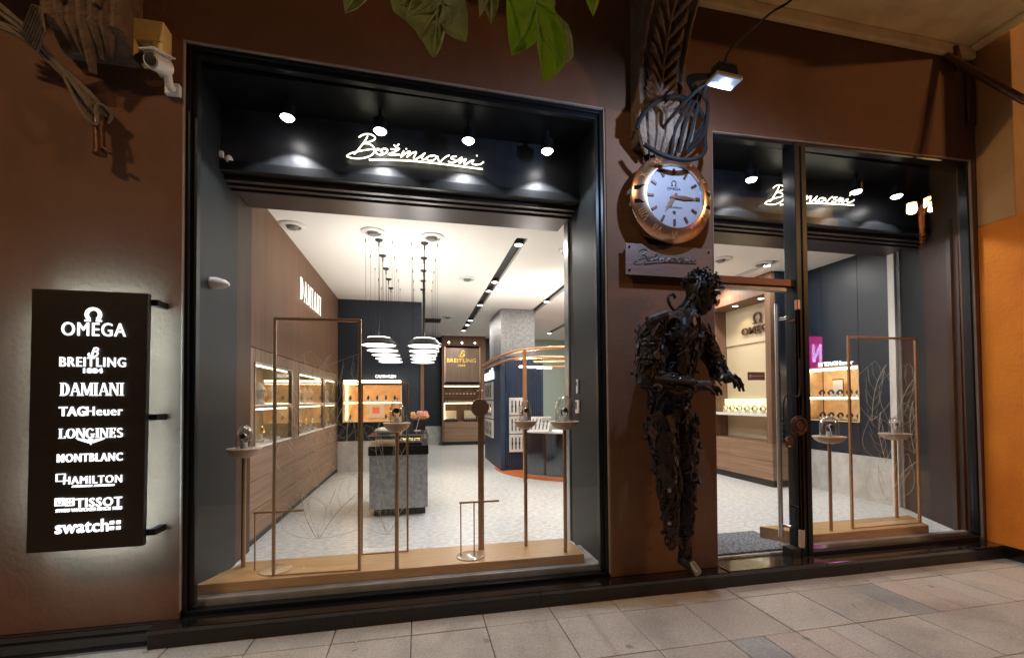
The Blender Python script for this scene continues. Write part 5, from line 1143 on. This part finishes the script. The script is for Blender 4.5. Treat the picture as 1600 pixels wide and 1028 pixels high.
# ================================================================== COUNTER AND KIOSK
RC = thing('reception_counter', 'grey stone reception counter with black band and glass case top', 'counter', (-.2, 2.1, 0))
part('body', MB().box(-.47, .088, 1.78, 2.55, .076, .60), STONE, RC, bevel=.004); part('kick', MB().box(-.43, .065, 1.85, 2.5, 0, .075), BLACK, RC)
part('black_band', MB().box(-.48, .095, 1.77, 2.56, .601, .69), BLACKF, RC, bevel=.003)
part('case_glass', MB().box(-.475, .09, 1.775, 1.781, .692, .79).box(.084, .09, 1.782, 2.55, .692, .79).box(-.475, .09, 1.775, 2.55, .791, .797), SHEET, RC)
part('case_edge', MB().box(-.478, .093, 1.772, 1.776, .788, .799).box(.08, .094, 1.772, 1.78, .69, .80), STEEL, RC)
t = thing('watch_tray', 'open tray of yellow lit watches inside the counter glass case', 'tray', (-.06, 1.95, .691)); part('tray', MB().box(-.20, .03, 1.80, 2.2, .6915, .715), BLACK, t, bevel=.004)
m = MB(); g = MB()
for k in range(3): m.box(-.185 + .07 * k, -.13 + .07 * k, 1.82, 2.15, .7155, .735); g.ball((-.157 + .07 * k, 1.86, .748), .02, 10, (1, 1, .6))
part('cushion', m, mat('pale_yellow_cushion', (.75, .68, .35), .7), t); part('watch_head', g, GOLD, t, smooth=True)
t = thing('sample_blanket', 'pale folded cloth draped over the counter end behind the etched glass', 'cloth', (-.35, 2.2, .798)); m = MB()
for k in range(5): m.ball((-.36 + .03 * math.sin(k), 2.05 + .1 * k, .82 - .004 * k), .09, 12, (1.0, .8, .38))
part('cloth', m, mat('pale_cloth', (.55, .52, .46), .8, var=20), t, smooth=True)
t = thing('card_holder', 'small clear slanted card holder on the counter', 'card holder', (-.02, 2.3, .798)); part('sheet', MB().obox((-.01, 2.3, .88), V(.018, 0, .07), V(0, .03, 0), V(.003, 0, -.001)), WHITEP, t); part('foot', MB().box(-.05, .02, 2.26, 2.34, .798, .804), WHITEP, t)
t = thing('flower_box', 'black cube vase of pink and yellow flowers on the counter', 'vase', (.0, 2.45, .798)); part('vase', MB().box(-.06, .075, 2.40, 2.53, .798, .915), BLACK, t, bevel=.004)
R4 = random.Random(4)
for mm, n in ((PETAL, 16), (YPETAL, 8)):
    f = MB()
    for k in range(n):
        c = V(R4.uniform(-.075, .09), R4.uniform(2.40, 2.53), R4.uniform(.925, 1.0))
        for j in range(6): a = j * 1.05; f.ball(c + V(.017 * math.cos(a), .01 * math.sin(a), .014 * math.sin(a)), .014, 7, (1, 1, .7))
    part('flower', f, mm, t, smooth=True)
f = MB()
for k in range(12): c = V(R4.uniform(-.06, .08), R4.uniform(2.40, 2.52), .915); f.tube([c, c + V(R4.uniform(-.04, .04), R4.uniform(-.04, .02), .08)], [.006, .001], 5)
part('leaf', f, LEAF, t)

for row_x, rl in ((-.395, 'left'), (.06, 'right')):
    for k, y in enumerate((1.93, 2.42, 2.92, 3.40, 3.88)):
        t = thing('pendant_lamp', '%s round disc pendant lamp in the %s' % (['nearest', 'second', 'middle', 'fourth', 'farthest'][k], 'left row above the counter' if rl == 'left' else 'right row before the walnut unit'), 'pendant lamp', (row_x, y, 1.70), 'disc pendant lamps over the counter')
        part('shade', MB().lathe([(.176, -.006), (.178, .006), (.165, .02), (.125, .062), (.03, .07), (.001, .07)], (row_x, y, 1.70), 36), BLACKF, t, smooth=True)
        part('diffuser', MB().lathe([(.001, -.012), (.15, -.011), (.174, -.004)], (row_x, y, 1.70), 36), PENDE, t, smooth=True)
        part('cord', MB().tube([(row_x, y, 1.77), (row_x + .004, y, 2.2), (row_x, y, 2.75)], .0034, 6), CABLE, t)
        part('canopy', MB().lathe([(.001, -.022), (.02, -.022), (.036, -.012), (.04, -.0005)], (row_x, y, 2.77), 18).cyl((row_x, y, 2.70), (row_x, y, 2.75), .007, 8), BLACK, t, smooth=True)
        part('added_glow_disc', MB().lathe([(.001, .0725), (.11, .0725), (.112, .0705)], (row_x, y, 1.70), 24), PENDE, t)  # glowing disc added on top of the shade, unseen from below
        lamp('added_pendant_fill', 'AREA', (row_x, y, 1.785), E_UPFILL * (2.0, .5, .3, .3, .5)[k], (1, .95, .88), (row_x, y, 3), shape='DISK', size=.24)  # added upward light that brightens the ceiling
        wr = MB()
        for sg in (-1, 1): wr.cyl((row_x + sg * .13, y, 1.755), (row_x + sg * .13, y, 2.769), .0014, 5); wr.cyl((row_x + sg * .13, y, 2.735), (row_x + sg * .13, y, 2.769), .0045, 6)
        part('suspension_wire', wr, CABLE, t)

KI = thing('navy_kiosk', 'navy blue fluted kiosk block with posters standing by the stone column', 'kiosk', (1.7, 4.8, 0))
m = MB(); m.box(1.283, 1.345, 4.22, 5.95, 0, 1.84); m.box(1.346, 2.0, 4.26, 4.95, 0, 1.84); part('block', m, NAVYL, KI)
m = MB()
for k in range(19): x = 1.35 + .034 * k; m.tube([(x, 4.258, 0.002), (x, 4.258, 1.84)], .0145, 8)
part('slat', m, NAVYL, KI, smooth=True)
lt = MB(); lt.text('swatch', (1.279, 5.82, 1.50), -Y1, Z1, 1.0, .20, .02, .05); part('lettering', lt, LETTER, KI)
def poster(o, R, w_, h_, lb, n=4):
    o, R = Vector(o), Vector(R); N_ = R.cross(Z1); t = thing('watch_board', lb, 'display board', o, 'white boards of watches on the kiosk')
    part('board', MB().obox(o + R * (w_ / 2) + Z1 * (h_ / 2) + N_ * .015, R * (w_ / 2), N_ * .0149, Z1 * (h_ / 2)), WHITE, t, bevel=.004)
    m, d_ = MB(), MB()
    for k in range(n):
        c = o + R * (w_ * (k + .75) / (n + .5)) + N_ * .033; m.obox(c + Z1 * (h_ / 2), R * (w_ * .035), N_ * .003, Z1 * (h_ * .34)); d_.tube([c + Z1 * (h_ * .5), c + Z1 * (h_ * .5) + N_ * .008], w_ * .055, 12)
    part('strap', m, STRAP, t); part('watch_head', d_, CHROME, t, smooth=True)
for k, s in enumerate(('lowest', 'middle', 'top')):
    poster((1.42, 4.24, .30 + .295 * k), X1, .27, .28, s + ' white watch board on the fluted front of the kiosk')
    poster((1.283, 5.75, .47 + .335 * k), -Y1, .85, .315, s + ' white watch board on the side face of the kiosk')
of = MB().lathe([(1.40, .001), (1.43, .003), (1.43, .010), (.001, .010)], (2.66, 4.38, 0), 72); solo('orange_floor_disc', of, ORANGEF, 'flat round orange floor disc with copper edge under the kiosk', 'floor disc')
CF = thing('copper_canopy_frame', 'copper canopy frame of rails on a slim post over the kiosk counter', 'frame', (1.44, 3.2, 0))
part('post', MB().box(1.405, 1.455, 3.18, 3.225, .011, 1.80), COPPER, CF, bevel=.002)
rl = MB(); rl.tube([V(1.20, 5.6, 1.79), V(1.18, 4.6, 1.79), V(1.22, 3.85, 1.80), V(1.30, 3.45, 1.81), V(1.43, 3.2, 1.825), V(1.75, 3.02, 1.84), V(2.2, 2.95, 1.85), V(2.9, 3.0, 1.85)], .022, 8, smooth=5)
rl.tube([V(1.22, 5.6, 1.74), V(1.30, 4.0, 1.735), V(1.45, 3.4, 1.73), V(1.8, 3.2, 1.73), V(2.9, 3.15, 1.73)], .02, 8, smooth=5)
rl.tube([V(1.75, 3.9, 1.72), V(2.1, 3.7, 1.72), V(2.9, 3.6, 1.72)], .016, 8, smooth=4); rl.tube([V(1.75, 4.2, 1.66), V(2.1, 3.95, 1.655), V(2.9, 3.8, 1.65)], .016, 8, smooth=4)
part('rail', rl, COPPER, CF, smooth=True)
lm = MB()
for k in range(4): lm.obox((1.43 + .14 * k, 3.30 + .06 * k, 1.60), V(.05, 0, 0), V(0, .03, 0), V(0, 0, .014))
for k in range(4): lamp('added_canopy_fill', 'AREA', (1.43 + .14 * k, 3.30 + .06 * k, 1.63), E_UPFILL * 2.4, (1, .95, .88), (1.9, 3.3, 3), shape='DISK', size=.06)  # upward lights added over the lamp heads to brighten the ceiling
part('lamp_head', lm, PENDE, CF, bevel=.004)
CN = thing('curved_counter', 'curved blue ribbed counter with white top on the orange disc', 'counter', (1.8, 3.3, 0))
c = V(2.66, 4.38, 0); a0, a1 = math.radians(214), math.radians(275)
part('front', MB().lathe([(1.36, .055), (1.37, .055), (1.37, .655), (1.36, .655), (1.36, .055)], c, 40, a0=a0, a1=a1), SMOKE, CN, smooth=True)
m = MB()
for k in range(44): a = a0 + (a1 - a0) * (k + .5) / 44; p = c + V(1.335 * math.cos(a), 1.335 * math.sin(a), 0); m.tube([p + V(0, 0, .055), p + V(0, 0, .65)], .0125, 6)
part('rib', m, NAVYL, CN, smooth=True)
part('top', MB().lathe([(.92, .657), (1.385, .657), (1.385, .682), (.92, .682), (.92, .657)], c, 40, a0=a0, a1=a1), WHITE, CN, smooth=True)
part('base_rail', MB().lathe([(1.30, .011), (1.385, .011), (1.385, .054), (1.30, .054), (1.30, .011)], c, 40, a0=a0, a1=a1), COPPER, CN, smooth=True)
part('core', MB().lathe([(.95, .012), (1.31, .012), (1.31, .655), (.95, .655), (.95, .012)], c, 40, a0=a0, a1=a1), NAVY, CN, smooth=True)
t = thing('watch_rack', 'slanted white rack of five watches on the curved counter', 'rack', (1.68, 3.25, .683)); o = V(1.50, 3.28, .684); U = V(.09, .14, .26).normalized(); R = V(.97, -.22, 0).normalized(); N_ = R.cross(U)
part('board', MB().obox(o + R * .14 + U * .125, R * .14, U * .125, N_ * .006), WHITE, t, bevel=.004)
part('prop', MB().obox(o + R * .24 + V(.05, .10, .10), R * .06, V(-.03, -.05, .10), N_ * .004), WHITE, t)
m, d_ = MB(), MB()
for k in range(5): q = o + R * (.035 + .052 * k) + U * .125 + N_ * .010; m.obox(q, R * .008, U * .085, N_ * .003); d_.tube([q, q + N_ * .008], .014, 12)
part('strap', m, STRAP, t); part('watch_head', d_, CHROME, t, smooth=True)
